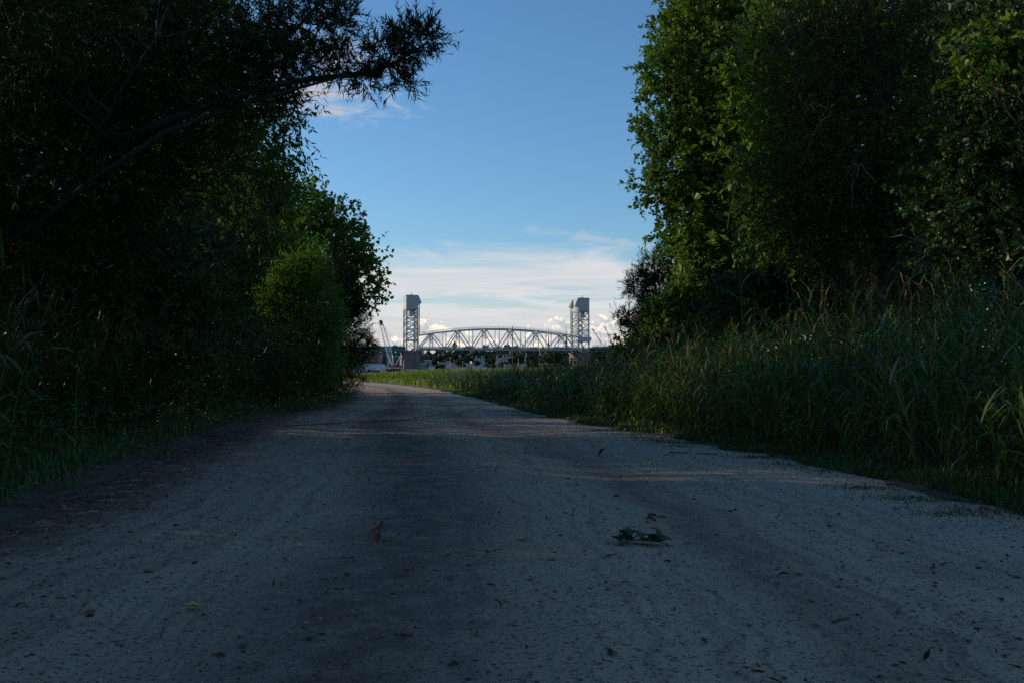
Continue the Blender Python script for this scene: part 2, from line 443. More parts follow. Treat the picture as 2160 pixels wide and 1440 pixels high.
def make_tree(name, label, base, lobes, n_sprig, kind, leaf_len, leaf_mat_, sprig_len=0.5, n_leaf=12, trunk_r=0.14, n_limb=9,
              seed=1, group=None, spread=0.9, droop=0.15, shell=0.35, paths=None, path_sprigs=0, path_r=0.25, bark='bark',
              up=0.25, top=None, cat='tree', dead=0, lean=(0, 0), straight=False, limb_r=0.55):
    rng = np.random.default_rng(seed)
    base = np.array((base[0], base[1], base[2] if len(base) > 2 else 0.0), float)
    root = empty(name, base, label=label, cat=cat, group=group)
    lb = [(l[0] - base[0], l[1] - base[1], l[2] - base[2]) + tuple(l[3:]) for l in lobes]
    H = top or max(l[2] + l[5] * 0.75 for l in lb)
    cx = np.mean([l[0] for l in lb]); cy = np.mean([l[1] for l in lb])
    if straight: cx = cy = 0.0
    kz = np.linspace(0, 1, 12)
    tp = np.stack([cx * kz ** 1.5 * .7 + lean[0] * kz, cy * kz ** 1.5 * .7 + lean[1] * kz, kz * H - 0.1], 1)
    tp[1:, :2] += np.cumsum(rng.normal(0, H * 0.012, (11, 2)), 0)
    a = Acc(); a.tube(tp, trunk_r * (1 - 0.85 * kz) * (1 + 0.5 * np.exp(-kz * 25)), 8)
    trunk = a.build('trunk', M[bark], root, smooth=True)
    skel = [tp[3:]]
    C, u, r = in_lobes(rng, lb, n_sprig, shell)
    ok = C[:, 2] > 0.05; C, u, r = C[ok], u[ok], r[ok]
    # main limbs reach towards well spread points of the crown
    tgt = [C[rng.integers(len(C))]]
    cand = C[rng.choice(len(C), min(400, len(C)), replace=False)]
    for _ in range(n_limb - 1):
        dd = np.min([np.linalg.norm(cand - t, axis=1) for t in tgt], 0); tgt.append(cand[dd.argmax()])
    for t in tgt:
        h = np.clip(t[2] / H - 0.22 - 0.25 * np.hypot(t[0], t[1]) / H, 0.12, 0.9)
        p0 = np.array([np.interp(h, kz, tp[:, i]) for i in range(3)])
        mid = (p0 + t) / 2 + np.array((0, 0, 0.12 * np.linalg.norm(t - p0))) + rng.normal(0, .08, 3)
        P = bez(p0, mid, p0 + (t - p0) * 0.9, 8); P[1:-1] += rng.normal(0, 0.03, (6, 3))
        r0 = trunk_r * (1 - 0.85 * h) * limb_r
        a = Acc(); a.tube(P, np.linspace(r0, 0.008, 8), 6); a.build('limb', M[bark], trunk, smooth=True)
        skel.append(P[2:])
    leaf, twig = Acc(), Acc()
    if paths:
        for P_, r0, r1 in paths:
            P = np.array(P_) - base
            tt = np.linspace(0, len(P) - 1, 28); P = np.stack([np.interp(tt, np.arange(len(P)), P[:, i]) for i in range(3)], 1)
            P[1:-1] = (P[:-2] + 2 * P[1:-1] + P[2:]) / 4
            P[1:-1] += rng.normal(0, 0.006, P[1:-1].shape)
            a = Acc(); a.tube(P, np.linspace(r0, r1, 28), 7); a.build('limb', M[bark], trunk, smooth=True)
            skel.append(P)
    sk = np.concatenate(skel)
    # crown sprigs
    o = unit(u + rng.normal(0, .55, u.shape)); o[:, 2] += up; o = unit(o)
    sprigs(leaf, twig, rng, C, o, sprig_len, n_leaf, kind, leaf_len, spread, droop)
    # secondary branches: a share of the sprigs is tied to the skeleton
    tie = rng.choice(len(C), min(len(C), 260), replace=False)
    for i in tie:
        q = sk[np.argmin(((sk - C[i]) ** 2).sum(1))]
        L = np.linalg.norm(C[i] - q)
        mid = (q + C[i]) / 2 + rng.normal(0, 0.06 * L + .01, 3)
        twig.tube(bez(q, mid, C[i], 4), np.array((0.016, 0.012, 0.008, 0.004)) * min(1.4, 0.5 + L * 0.5), 3, False)
    if len(twig.V): twig.build('twigs', M[bark], root, kind='stuff')
    leaf.build('crown', leaf_mat_, root, kind='stuff')
    for k in range(dead):
        p0 = C[rng.integers(len(C))]; dr = unit(rng.normal(0, 1, 3) + np.array((-.4 * np.sign(base[0]), -.5, .2)))
        dead_branch(root, rng, p0, dr, rng.uniform(.6, 1.1))
    return root


def dead_branch(parent, rng, p0, dr, L):
    a = Acc()
    P = p0 + dr * np.linspace(0, L, 6)[:, None]; P[1:] += np.cumsum(rng.normal(0, L * .035, (5, 3)), 0)
    a.tube(P, np.linspace(.009, .003, 6), 4)
    for j in range(5):
        s = P[1 + j % 5]; d2 = unit(dr + rng.normal(0, .7, 3)); l2 = L * rng.uniform(.2, .5)
        Q = s + d2 * np.linspace(0, l2, 4)[:, None]; Q[1:] += np.cumsum(rng.normal(0, l2 * .08, (3, 3)), 0); Q[:, 2] -= np.linspace(0, l2 * .25, 4) ** 1.2
        a.tube(Q, np.linspace(.004, .0015, 4), 3)
    a.build('dead_branch', M['dead_wood'], parent)


# ------------------------------------------------------------------ road edges
_re = np.array([ground_at(*p) for p in ((2160, 1078), (1880, 1012), (1560, 948), (1380, 917), (1200, 886), (1080, 858), (1000, 838), (950, 827),
                                        (900, 819), (850, 812.5), (800, 808))])
_le = np.array([ground_at(*p) for p in ((0, 1085), (250, 987), (450, 916), (545, 882), (650, 866), (722, 845), (745, 828), (754, 817))])
RD = np.concatenate(([-12, 0], _re[:, 1], [80, 130])); RX = np.concatenate(([3.0, 3.0], _re[:, 0], [_re[-1, 0] - 5, _re[-1, 0] - 30]))
LD = np.concatenate(([-12, 0], _le[:, 1], [62, 80, 130])); LX = np.concatenate(([-2.8, -2.85], _le[:, 0], [-12.4, -20, -48]))


def edge(D, X, d):
    ds = np.asarray(d, float)
    w = 0.06 * np.maximum(ds, 6)
    return (np.interp(ds - w, D, X) + 2 * np.interp(ds, D, X) + np.interp(ds + w, D, X)) / 4


def xr(d): return edge(RD, RX, d)
def xl(d): return edge(LD, LX, d)


def vnoise(x, y, seed=0):
    """smooth value noise for heights"""
    x = np.asarray(x, float); y = np.asarray(y, float)
    xi = np.floor(x).astype(np.int64); yi = np.floor(y).astype(np.int64); fx = x - xi; fy = y - yi
    fx = fx * fx * (3 - 2 * fx); fy = fy * fy * (3 - 2 * fy)
    def h(a, b):
        v = np.sin(a * 127.1 + b * 311.7 + seed * 74.7) * 43758.5453
        return v - np.floor(v)
    return (h(xi, yi) * (1 - fx) + h(xi + 1, yi) * fx) * (1 - fy) + (h(xi, yi + 1) * (1 - fx) + h(xi + 1, yi + 1) * fx) * fy


def land_z(x, y):
    x = np.asarray(x, float); y = np.asarray(y, float)
    off = np.maximum(xl(y) - x, x - xr(y))
    near = np.where(off > 0, 0.02 + 0.10 * np.clip(off / 2.0, 0, 1) * (0.4 + vnoise(x * .9, y * .9, 3)), np.where(off > -0.5, -0.03 + 0.05 * np.clip((off + .5) / .5, 0, 1), -0.03))
    near = np.where((x < xl(y)) & (y < 18) & (off < 0.9), near + 0.05, near)
    # river, with the wharf land on its left, and the rising far bank
    river = np.clip((y - 470) / 30, 0, 1) * np.clip((835 - y) / 25, 0, 1) * np.clip((x + 70 + (y - 640) * 0.15) / 12, 0, 1)
    river = np.maximum(river, np.clip((y - 690) / 10, 0, 1) * np.clip((835 - y) / 25, 0, 1))
    bank = np.clip((y - 830) / 160, 0, 1) * 9.0 * (0.7 + 0.5 * vnoise(x / 90., y / 90., 5))
    return near * np.clip((400 - y) / 100, 0, 1) - 5.0 * river + bank


# ground sheet out to the horizon
def axis(lo, hi, step, far, k):
    a = list(np.arange(lo, hi + 1e-6, step)); v = hi; st = step
    while v < far: st *= k; v += st; a.append(v)
    return a


xs = axis(0, 13, 0.36, 7000, 1.15); xs = np.array(sorted(set([-v for v in xs] + xs)))
ys = np.array(axis(-14, 50, 0.42, 9000, 1.06))
gx, gy = np.meshgrid(xs, ys)
gz = land_z(gx, gy)
a = Acc()
ni, nj = gx.shape
ii, jj = np.meshgrid(np.arange(ni - 1), np.arange(nj - 1), indexing='ij')
q = (ii * nj + jj)
a.add(np.stack([gx, gy, gz], -1).reshape(-1, 3), np.stack([q, q + 1, q + nj + 1, q + nj], -1).reshape(-1, 4))
m, g = new_mat('soil')
co = g.n.new('ShaderNodeTexCoord').outputs['Object']
n1 = g.noise(co, 1.3, 6, 0.6); n2 = g.noise(co, 14, 5, 0.65)
c = g.mix(g.smooth(n1, .35, .65), (0.095, 0.058, 0.036), (0.060, 0.060, 0.024))
c = g.mix(g.smooth(n2, .45, .7), c, (0.10, 0.085, 0.06))
g.l.new(c, g.b.inputs['Base Color']); g.b.inputs['Roughness'].default_value = 0.95
bp = g.n.new('ShaderNodeBump'); bp.inputs['Strength'].default_value = 0.8; bp.inputs['Distance'].default_value = 0.03
g.l.new(n2, bp.inputs['Height']); g.l.new(bp.outputs[0], g.b.inputs['Normal'])
a.build('ground', m, None, smooth=True, kind='structure')

# river
a = Acc()
a.add([(-900, 440, -2.2), (3000, 440, -2.2), (3000, 850, -2.2), (-900, 850, -2.2)], [(0, 1, 2, 3)])
m, g = new_mat('river_water')
g.b.inputs['Base Color'].default_value = (0.03, 0.04, 0.04, 1); g.b.inputs['Roughness'].default_value = 0.12
bp = g.n.new('ShaderNodeBump'); bp.inputs['Strength'].default_value = 0.3
g.l.new(g.noise(g.n.new('ShaderNodeTexCoord').outputs['Object'], 0.6, 5), bp.inputs['Height']); g.l.new(bp.outputs[0], g.b.inputs['Normal'])
a.build('river', m, None, kind='structure')

# dirt road
ds = [-6.0]
while ds[-1] < 128: ds.append(ds[-1] + max(0.06, 0.012 * abs(ds[-1])))
ds = np.array(ds); tt = np.linspace(0, 1, 56)
dd, t2 = np.meshgrid(ds, tt, indexing='ij')
wob = 0.22 * (vnoise(dd * 1.1, 0 * dd, 11) - .5) + 0.12 * (vnoise(dd * 4, 0 * dd, 12) - .5)
wob2 = 0.30 * (vnoise(dd * 0.9, 0 * dd, 13) - .5) + 0.16 * (vnoise(dd * 4, 0 * dd, 14) - .5)
L_, R_ = xl(dd) - 0.05 + wob, xr(dd) + 0.05 + wob2
rx = L_ + (R_ - L_) * t2


def road_rel(x, y):
    t = (x - xl(y)) / (xr(y) - xl(y))
    rut = -0.022 * (np.exp(-((t - .30) / .07) ** 2) + np.exp(-((t - .66) / .07) ** 2)) + 0.006 * np.exp(-((t - .48) / .09) ** 2)
    z = rut + 0.014 * (vnoise(x * 1.4, y * .8, 21) - .5) + 0.012 * (vnoise(x * 5, y * 5, 22) - .5) + 0.006 * (vnoise(x * 17, y * 17, 23) - .5)
    return z * np.clip((60 - y) / 30, 0.2, 1) + 0.012


rz = road_rel(rx, dd)
rz = np.where((t2 < 0.012) | (t2 > 0.988), -0.02, rz)
a = Acc(); ni, nj = rx.shape
ii, jj = np.meshgrid(np.arange(ni - 1), np.arange(nj - 1), indexing='ij'); q = ii * nj + jj
a.add(np.stack([rx, dd, rz], -1).reshape(-1, 3), np.stack([q, q + 1, q + nj + 1, q + nj], -1).reshape(-1, 4), t2.ravel())
m, g = new_mat('packed_sand_and_gravel')
tx = g.n.new('ShaderNodeTexCoord').outputs['Object']
at_ = g.n.new('ShaderNodeAttribute'); at_.attribute_name = 'tint'; t = at_.outputs['Fac']
nb = g.noise(tx, 0.8, 5, 0.55); nm = g.noise(tx, 6.0, 6, 0.65); nf = g.noise(tx, 55, 4, 0.7); ng = g.noise(tx, 160, 3, 0.7)
tw = g.math('ADD', t, g.math('MULTIPLY', g.math('SUBTRACT', nb, 0.5), 0.05))
def band(c0, w): return g.math('EXPONENT', g.math('MULTIPLY', g.math('POWER', g.math('DIVIDE', g.math('SUBTRACT', tw, c0), w), 2.0), -1.0))
damp = g.math('ADD', g.math('MULTIPLY', band(0.41, 0.09), 1.0), g.math('ADD', g.math('MULTIPLY', band(0.665, 0.04), 0.55), g.math('MULTIPLY', band(0.22, 0.05), 0.3)))
damp = g.math('MULTIPLY', damp, g.smooth(nm, 0.25, 0.65, 0.5, 1.0))
c = g.mix(g.smooth(nm, .3, .7), (0.48, 0.352, 0.236), (0.57, 0.425, 0.290))
c = g.mix(damp, c, (0.145, 0.104, 0.072))
_, oy, _ = g.sep(tx)
ns = g.noise(g.comb(g.math('MULTIPLY', t, 60.0), g.math('MULTIPLY', oy, 0.12), 0.0), 1.0, 4, 0.65, 0.1, dim='2D')
c = g.mix(g.math('MULTIPLY', g.math('MULTIPLY', g.smooth(ns, .46, .66), g.smooth(nm, .3, .6)), 0.55), c, (0.17, 0.125, 0.088))
c = g.mix(g.math('MULTIPLY', g.smooth(tw, 0.74, 0.92), 0.55), c, (0.60, 0.48, 0.36))
c = g.mix(g.math('MULTIPLY', g.smooth(nb, .52, .7), 0.3), c, (0.22, 0.16, 0.12))
shadow_pit = g.voro(tx, 9.0)
c = g.mix(g.math('MULTIPLY', g.smooth(shadow_pit, .16, .05), g.smooth(nb, .42, .6)), c, (0.11, 0.082, 0.06))  # shadowed hollows among the gravel, painted as dark spots
litter = g.math('MULTIPLY', g.smooth(tw, 0.22, 0.05), g.smooth(nm, .30, .50))
c = g.mix(g.math('MULTIPLY', litter, 0.92), c, (0.120, 0.054, 0.031))
c = g.mix(g.smooth(nf, .55, .62), c, (0.09, 0.066, 0.047))  # dark specks: shade between the stones put into the colour
c = g.mix(g.smooth(ng, .60, .72), c, (0.45, 0.39, 0.32))
c = g.mix(g.smooth(ng, .42, .30), c, (0.06, 0.055, 0.05))
g.l.new(c, g.b.inputs['Base Color']); g.b.inputs['Roughness'].default_value = 0.95; g.b.inputs['Specular IOR Level'].default_value = 0.2
bp = g.n.new('ShaderNodeBump'); bp.inputs['Strength'].default_value = 0.9; bp.inputs['Distance'].default_value = 0.012
g.l.new(g.math('ADD', nf, g.math('MULTIPLY', ng, 0.5)), bp.inputs['Height']); g.l.new(bp.outputs[0], g.b.inputs['Normal'])
a.build('road', m, None, smooth=True, kind='structure')

rngG = np.random.default_rng(5)


def scatter_road(n, dmin, dmax, tlo=0.03, thi=0.97):
    # more of them near the camera
    u = rngG.uniform(0, 1, n); d = dmin * (dmax / dmin) ** u
    t = rngG.uniform(tlo, thi, n); x = xl(d) + (xr(d) - xl(d)) * t
    return x, d


def stones(acc, x, y, z, s, rng):
    V0 = np.array([(1, 0, 0), (-1, 0, 0), (0, 1, 0), (0, -1, 0), (0, 0, 1), (0, 0, -1)], float)
    F0 = np.array([(0, 2, 4), (2, 1, 4), (1, 3, 4), (3, 0, 4), (2, 0, 5), (1, 2, 5), (3, 1, 5), (0, 3, 5)])
    n = len(x)
    sc3 = np.stack([s * rng.uniform(.7, 1.3, n), s * rng.uniform(.7, 1.3, n), s * rng.uniform(.35, .7, n)], -1)
    V = V0[None] * sc3[:, None] * rng.uniform(.7, 1.25, (n, 6, 1)) + rng.normal(0, .18, (n, 6, 3)) * s[:, None, None]
    th = rng.uniform(0, 6.28, n); c, s_ = np.cos(th), np.sin(th)
    X = V[..., 0] * c[:, None] - V[..., 1] * s_[:, None]; Y = V[..., 0] * s_[:, None] + V[..., 1] * c[:, None]
    V = np.stack([X + x[:, None], Y + y[:, None], V[..., 2] + z[:, None]], -1)
    F = (np.arange(n)[:, None, None] * 6 + F0[None]).reshape(-1, 3)
    acc.add(V.reshape(-1, 3), F, np.repeat(rng.uniform(0, 1, n) ** 2, 6))


def tint_mat(name, c0, c1, rough=0.9):
    m, g = new_mat(name)
    at_ = g.n.new('ShaderNodeAttribute'); at_.attribute_name = 'tint'
    g.l.new(g.mix(at_.outputs['Fac'], c0, c1), g.b.inputs['Base Color']); g.b.inputs['Roughness'].default_value = rough
    g.b.inputs['Specular IOR Level'].default_value = 0.2
    return m


a = Acc()
x, y = scatter_road(15000, 2.0, 22)
s = 0.0022 * np.exp(rngG.normal(0, .55, len(x))) * (1 + 0.07 * y)
stones(a, x, y, road_rel(x, y) + s * 0.15, s, rngG)
n_ = 900; x, y = scatter_road(n_, 2.2, 16); s = 0.0075 * np.exp(rngG.normal(0, .4, n_)); stones(a, x, y, road_rel(x, y) + s * .1, s, rngG)
# coarse stones along the left edge
n = 2200; d = rngG.uniform(4, 20, n) ; x = xl(d) + rngG.normal(-0.15, 0.28, n)
s = 0.008 * np.exp(rngG.normal(0, .5, n)); stones(a, x, d, np.maximum(land_z(x, d), np.where(x > xl(d), road_rel(x, d), -1)) + s * .2, s, rngG)
a.build('gravel', tint_mat('gravel_stones', (0.045, 0.036, 0.03), (0.42, 0.33, 0.25)), None, label='loose gravel and pebbles strewn over the dirt road', cat='gravel', kind='stuff')

# leaf litter, flakes and needles
a = Acc()
def flakes(n, x, y, size, z=None):
    z = road_rel(x, y) + 0.003 if z is None else z
    P = np.stack([x, y, z], -1)
    T = rngG.normal(0, 1, (n, 3)); T[:, 2] = rngG.uniform(-.05, .35, n); T = unit(T)
    N = rngG.normal(0, .25, (n, 3)); N[:, 2] += 1
    put_leaves(a, 'lance', P, T, unit(N), size, rngG.uniform(0, 1, n))
x, y = scatter_road(11000, 2.0, 26); flakes(len(x), x, y, 0.013 * np.exp(rngG.normal(0, .45, len(x))))
x, y = scatter_road(260, 2.4, 22); flakes(len(x), x, y, 0.035 * np.exp(rngG.normal(0, .3, len(x))))
n = 10000; d = 3.5 * (30 / 3.5) ** rngG.uniform(0, 1, n); x = xl(d) + np.abs(rngG.normal(0, .55, n)) - .15
flakes(n, x, d, 0.02 * np.exp(rngG.normal(0, .4, n)), np.maximum(road_rel(x, d), np.where(x < xl(d), land_z(x, d), -1)) + .004)
n = 6500; d = 4 * (30 / 4) ** rngG.uniform(0, 1, n); x = xr(d) - np.abs(rngG.normal(0, .3, n)) + .15
flakes(n, x, d, 0.02 * np.exp(rngG.normal(0, .4, n)), np.maximum(road_rel(x, d), np.where(x > xr(d), land_z(x, d), -1)) + .004)
a.build('leaf_litter', tint_mat('dry_litter', (0.025, 0.014, 0.010), (0.17, 0.080, 0.045)), None, label='small dry leaf flakes and needles littering the road edges', cat='leaf litter', kind='stuff')

# ------------------------------------------------------------------ lift bridge
BA = R(12.8)
B_O = at(869.3, 700, 722.0); B_O[2] = 0.0
B_M = Matrix.Translation(B_O) @ Matrix.Rotation(BA, 4, 'Z')     # u along the bridge, v away from the camera, z up
SPAN = 130.0
M['steel'] = simple_mat('pale_grey_green_steel', (0.40, 0.455, 0.435), 0.5, c2=(0.31, 0.36, 0.345), scale=0.35, tex='Object')
M['teal'] = simple_mat('teal_girder_paint', (0.07, 0.19, 0.19), 0.55, c2=(0.05, 0.13, 0.13), scale=0.3)
M['house'] = simple_mat('grey_cladding', (0.40, 0.43, 0.415), 0.55, c2=(0.35, 0.38, 0.365), scale=0.25, stretch=(1, 1, 4))
M['white_paint'] = simple_mat('white_paint', (0.82, 0.83, 0.82), 0.5, c2=(0.70, 0.71, 0.71), scale=0.5)
M['concrete'] = simple_mat('stained_pier_concrete', (0.19, 0.16, 0.14), 0.9, c2=(0.10, 0.083, 0.072), scale=0.5, stretch=(1.6, 1.6, 0.22), detail=8)
M['asphalt'] = simple_mat('asphalt', (0.05, 0.05, 0.05), 0.85)
M['dark'] = simple_mat('dark_trim', (0.03, 0.032, 0.035), 0.5)
M['red_paint'] = simple_mat('red_paint', (0.42, 0.035, 0.03), 0.45)
M['glass'] = simple_mat('window_glass', (0.02, 0.03, 0.04), 0.12, spec=0.6)
M['pole'] = simple_mat('weathered_pole_wood', (0.15, 0.115, 0.08), 0.9, c2=(0.08, 0.06, 0.045), scale=4, stretch=(3, 3, .4))

_cube = {}
def cube_mesh(mat):
    if mat not in _cube:
        a = Acc(); a.box((0, 0, 0), (1, 1, 1)); _cube[mat] = a.mesh('beam_' + mat, M[mat])
    return _cube[mat]


def beam(name, p0, p1, w, h, mat, parent):
    """a member from p0 to p1, w wide and h deep, sharing one box mesh"""
    p0, p1 = Vector(p0), Vector(p1); d = p1 - p0; L = d.length
    q = d.to_track_quat('X', 'Z')
    o = link(name, cube_mesh(mat), parent)
    o.matrix_local = Matrix.LocRotScale((p0 + p1) / 2, q, Vector((L, w, h)))
    return o


def block(name, lo, hi, mat, parent):
    lo, hi = Vector(lo), Vector(hi)
    o = link(name, cube_mesh(mat), parent)
    o.matrix_local = Matrix.LocRotScale((lo + hi) / 2, None, hi - lo)
    return o


def bridge_thing(name, u, label, cat, group=None):
    e = empty(name, label=label, cat=cat, group=group)
    e.matrix_world = B_M @ Matrix.Translation((u, 0, 0)); e.matrix_basis = B_M @ Matrix.Translation((u, 0, 0))
    return e


VW = 19.0
def tower(u0, sgn, label):
    """sgn = +1: the sheave hoods point to +u (towards the span)"""
    T = bridge_thing('lift_tower', u0, label, 'bridge tower', 'towers of the lift bridge')
    hw = 3.9
    ztop, zbot = 46.0, 15.0
    for su in (-1, 1):
        for v in (0.5, VW - .5):
            beam('leg', (su * hw, v, zbot), (su * hw, v, ztop), 1.0, 1.0, 'steel', T)
    lev = [zbot + .6, 23.2, 31.2, 39.2, 45.4]
    for v in (0.4, VW - .4):
        for z in lev: beam('strut', (-hw, v, z), (hw, v, z), .5, .6, 'steel', T)
        for z0, z1 in zip(lev[:-1], lev[1:]):
            zz = [(z0, z1)] if z1 - z0 < 7 else [(z0, (z0 + z1) / 2), ((z0 + z1) / 2, z1)]
            if z0 == lev[0]: zz = [(z0, z1)]
            for i, (za, zb) in enumerate(zz):
                if i: beam('strut', (-hw, v, za), (hw, v, za), .3, .35, 'steel', T)
                beam('brace', (-hw, v, za), (hw, v, zb), .35, .38, 'steel', T)
                beam('brace', (hw, v + .02, za), (-hw, v + .02, zb), .35, .38, 'steel', T)
    for u in (-hw, hw):
        for z in lev[1:]: beam('strut', (u, .5, z), (u, VW - .5, z), .5, .6, 'steel', T)
        for z0, z1 in zip(lev[1:-1], lev[2:]):
            beam('brace', (u, .5, z0), (u, VW - .5, z1), .4, .45, 'steel', T)
            beam('brace', (u + .03, VW - .5, z0), (u + .03, .5, z1), .4, .45, 'steel', T)
    block('counterweight', (-1.6, 4.0, 41.0), (1.9, VW - 4.0, 45.5), 'house', T)
    # machinery house with its two sheave hoods
    a = Acc()
    a.prism([(-4.35, 46.0), (4.35, 46.0), (4.35, 48.0), (4.35, 55.2), (-4.35, 55.2)], 0.0, VW)
    hs = a.build('machinery_house', M['house'], T)
    block('cornice', (-4.5, -.15, 55.2), (4.5, VW + .15, 55.75), 'steel', hs)
    block('belt', (-4.42, -.07, 47.8), (4.42, VW + .07, 48.1), 'steel', hs)
    for k in range(3):
        block('ladder_rung_panel', (-4.43, 3.0 + k * 5.2, 51.2), (-4.36, 4.2 + k * 5.2, 53.2), 'steel', hs)
    for v0 in (0.05, VW - 5.05):
        a = Acc()
        pr = [(4.36, 48.3), (5.3, 48.6), (6.9, 50.2), (4.9, 55.1), (4.36, 55.1)]
        pr = [(sgn * u, z) for u, z in pr]
        a.prism(pr, v0, v0 + 5.0); a.build('sheave_hood', M['house'], T)
        for k in range(4):
            beam('cable', (sgn * 5.6, v0 + 1.0 + k, 26.5), (sgn * 5.6, v0 + 1.0 + k, 48.9), .12, .12, 'house', T)
    beam('guide_rail', (sgn * 5.0, 1.2, 16.5), (sgn * 5.0, 1.2, 47.5), .45, .45, 'steel', T)
    beam('guide_rail', (sgn * 5.0, VW - 1.2, 16.5), (sgn * 5.0, VW - 1.2, 47.5), .45, .45, 'steel', T)
    block('service_platform', (-5.2, -1.0, 23.0), (5.0, VW + .6, 23.35), 'steel', T)
    for k in range(9): beam('rail_post', (-5.1 + k * 1.25, -.9, 23.35), (-5.1 + k * 1.25, -.9, 24.5), .09, .09, 'steel', T)
    beam('rail', (-5.15, -.9, 24.5), (4.95, -.9, 24.5), .1, .1, 'steel', T)
    block('bearing', (-4.6, -.2, 14.9), (-3.0, VW, 15.6), 'dark', T); block('bearing', (3.0, -.2, 14.9), (4.6, VW, 15.6), 'dark', T)
    block('vent_box', (-1.6, 4, 55.75), (.8, 7, 56.3), 'steel', T)
    beam('beacon', (-.3, 2.0, 55.75), (-.3, 2.0, 57.6), .35, .35, 'red_paint', T)
    return T


tl = tower(0.0, 1, 'left steel lift tower of the bridge, behind the crane')
tr = tower(SPAN, -1, 'right steel lift tower with windowed control cabin')
block('lamp_mast', (3.6, -.8, 23.35), (3.75, -.65, 29.5), 'steel', tr)
cb = block('control_cabin', (-5.6, -2.2, 23.4), (5.2, 1.6, 26.0), 'white_paint', tr)
for k in range(7): block('cabin_window', (-5.0 + k * 1.42, -2.26, 24.2), (-4.15 + k * 1.42, -2.19, 25.5), 'glass', tr)
block('cabin_roof', (-5.8, -2.4, 26.0), (5.4, 1.7, 26.25), 'steel', tr)
for k in range(4): beam('cabin_bracket', (-4.6 + k * 3.0, -2.0, 23.4), (-4.6 + k * 3.0, 0.0, 20.8), .2, .2, 'steel', tr)

for u0, lab in ((0.0, 'brown stained concrete pier under the left lift tower'), (SPAN, 'brown concrete pier under the right lift tower')):
    P = bridge_thing('bridge_pier', u0, lab, 'bridge pier', 'concrete piers of the lift bridge')
    a = Acc()
    ang = np.linspace(0, math.pi, 9)
    prof = [(-6.2, 1.0)] + [(-6.2 * math.cos(t) , 1.0 - 2.2 * math.sin(t)) for t in ang[1:-1]] + [(6.2, 1.0), (6.2, VW + .5)] + [(6.2 * math.cos(t), VW + .5 + 2.2 * math.sin(t)) for t in ang[1:-1]] + [(-6.2, VW + .5)]
    a.prism(prof, -6.0, 14.2, fn=lambda p, q, w: (p, q, w)); a.build('shaft', M['concrete'], P)
    a = Acc(); a.prism([(p * 1.06, (q - 10) * 1.04 + 10) for p, q in prof], 14.2, 14.9, fn=lambda p, q, w: (p, q, w)); a.build('cap', M['concrete'], P)
    for k in range(2): block('buttress', (-7.1, 3 + k * 9, -6.0), (-6.1, 7 + k * 9, 10.5), 'concrete', P)
    for k in range(3): block('fender_post', (-5 + k * 4.6, -2.2, -5.0), (-4.4 + k * 4.6, -1.6, 2.0), 'dark', P)

# lifting span: two trusses
S = bridge_thing('lift_span', 0.0, 'grey green steel truss span with arched top between the two towers', 'bridge span')
UA, UB, NP = 5.2, SPAN - 5.2, 12
du = (UB - UA) / NP
def topz(u):
    s = (u - UA) / (UB - UA); return 26.6 + 5.2 * (1 - (2 * s - 1) ** 2)
ZB = 16.6
for v in (2.0, 17.0):
    for k in range(NP):
        ua, ub = UA + k * du, UA + (k + 1) * du
        beam('bottom_chord', (ua, v, ZB), (ub, v, ZB), .8, .95, 'steel', S)
        beam('top_chord', (ua, v, topz(ua)), (ub, v, topz(ub)), .8, .85, 'steel', S)
        if k % 2 == 0: beam('diagonal', (ua, v, ZB), (ub, v, topz(ub)), .7, .8 if k == 0 else .6, 'steel', S)
        else: beam('diagonal', (ua, v, topz(ua)), (ub, v, ZB), .7, .8 if k == NP - 1 else .6, 'steel', S)
        if k: beam('post', (ua, v, ZB), (ua, v, topz(ua)), .5, .5, 'steel', S)
    # guarded walkway along the top chord
    for k in range(NP * 3 + 1):
        u = UA + (UB - UA) * k / (NP * 3.0)
        beam('rail_post', (u, v - .4, topz(u) + .35), (u, v - .4, topz(u) + 1.9), .13, .13, 'steel', S)
    for k in range(NP):
        ua, ub = UA + k * du, UA + (k + 1) * du
        for dz in (1.2, 1.85): beam('handrail', (ua, v - .4, topz(ua) + dz), (ub, v - .4, topz(ub) + dz), .13, .13, 'steel', S)
for k in range(1, NP, 2):       # sway frames between the trusses
    u = UA + k * du; z1 = topz(u)
    beam('sway_strut', (u, 2, z1 - .3), (u, 17, z1 - .3), .5, .6, 'steel', S)
    beam('sway_strut', (u, 2, z1 - 6.5), (u, 17, z1 - 6.5), .4, .5, 'steel', S)
    for p, q in ((2, 9.5), (9.5, 17)):
        beam('sway_brace', (u, p, z1 - (.3 if p == 2 else 6.5)), (u, q, z1 - (6.5 if p == 2 else .3)), .35, .4, 'steel', S)
        beam('sway_brace', (u + .02, p, z1 - (6.5 if p == 2 else .3)), (u + .02, q, z1 - (.3 if p == 2 else 6.5)), .35, .4, 'steel', S)
for k in range(0, NP + 1): beam('floor_beam', (UA + k * du, 2, ZB - .1), (UA + k * du, 17, ZB - .1), .6, 1.2, 'dark', S)
block('deck', (UA, 2.6, 17.1), (UB, 16.4, 17.6), 'asphalt', S)
for v in (2.9, 16.1):
    beam('parapet_rail', (UA, v, 18.7), (UB, v, 18.7), .15, .2, 'steel', S); beam('parapet_rail', (UA, v, 18.1), (UB, v, 18.1), .12, .2, 'steel', S)
    for k in range(49): u = UA + (UB - UA) * k / 48.; beam('parapet_post', (u, v, 17.6), (u, v, 18.75), .15, .15, 'steel', S)

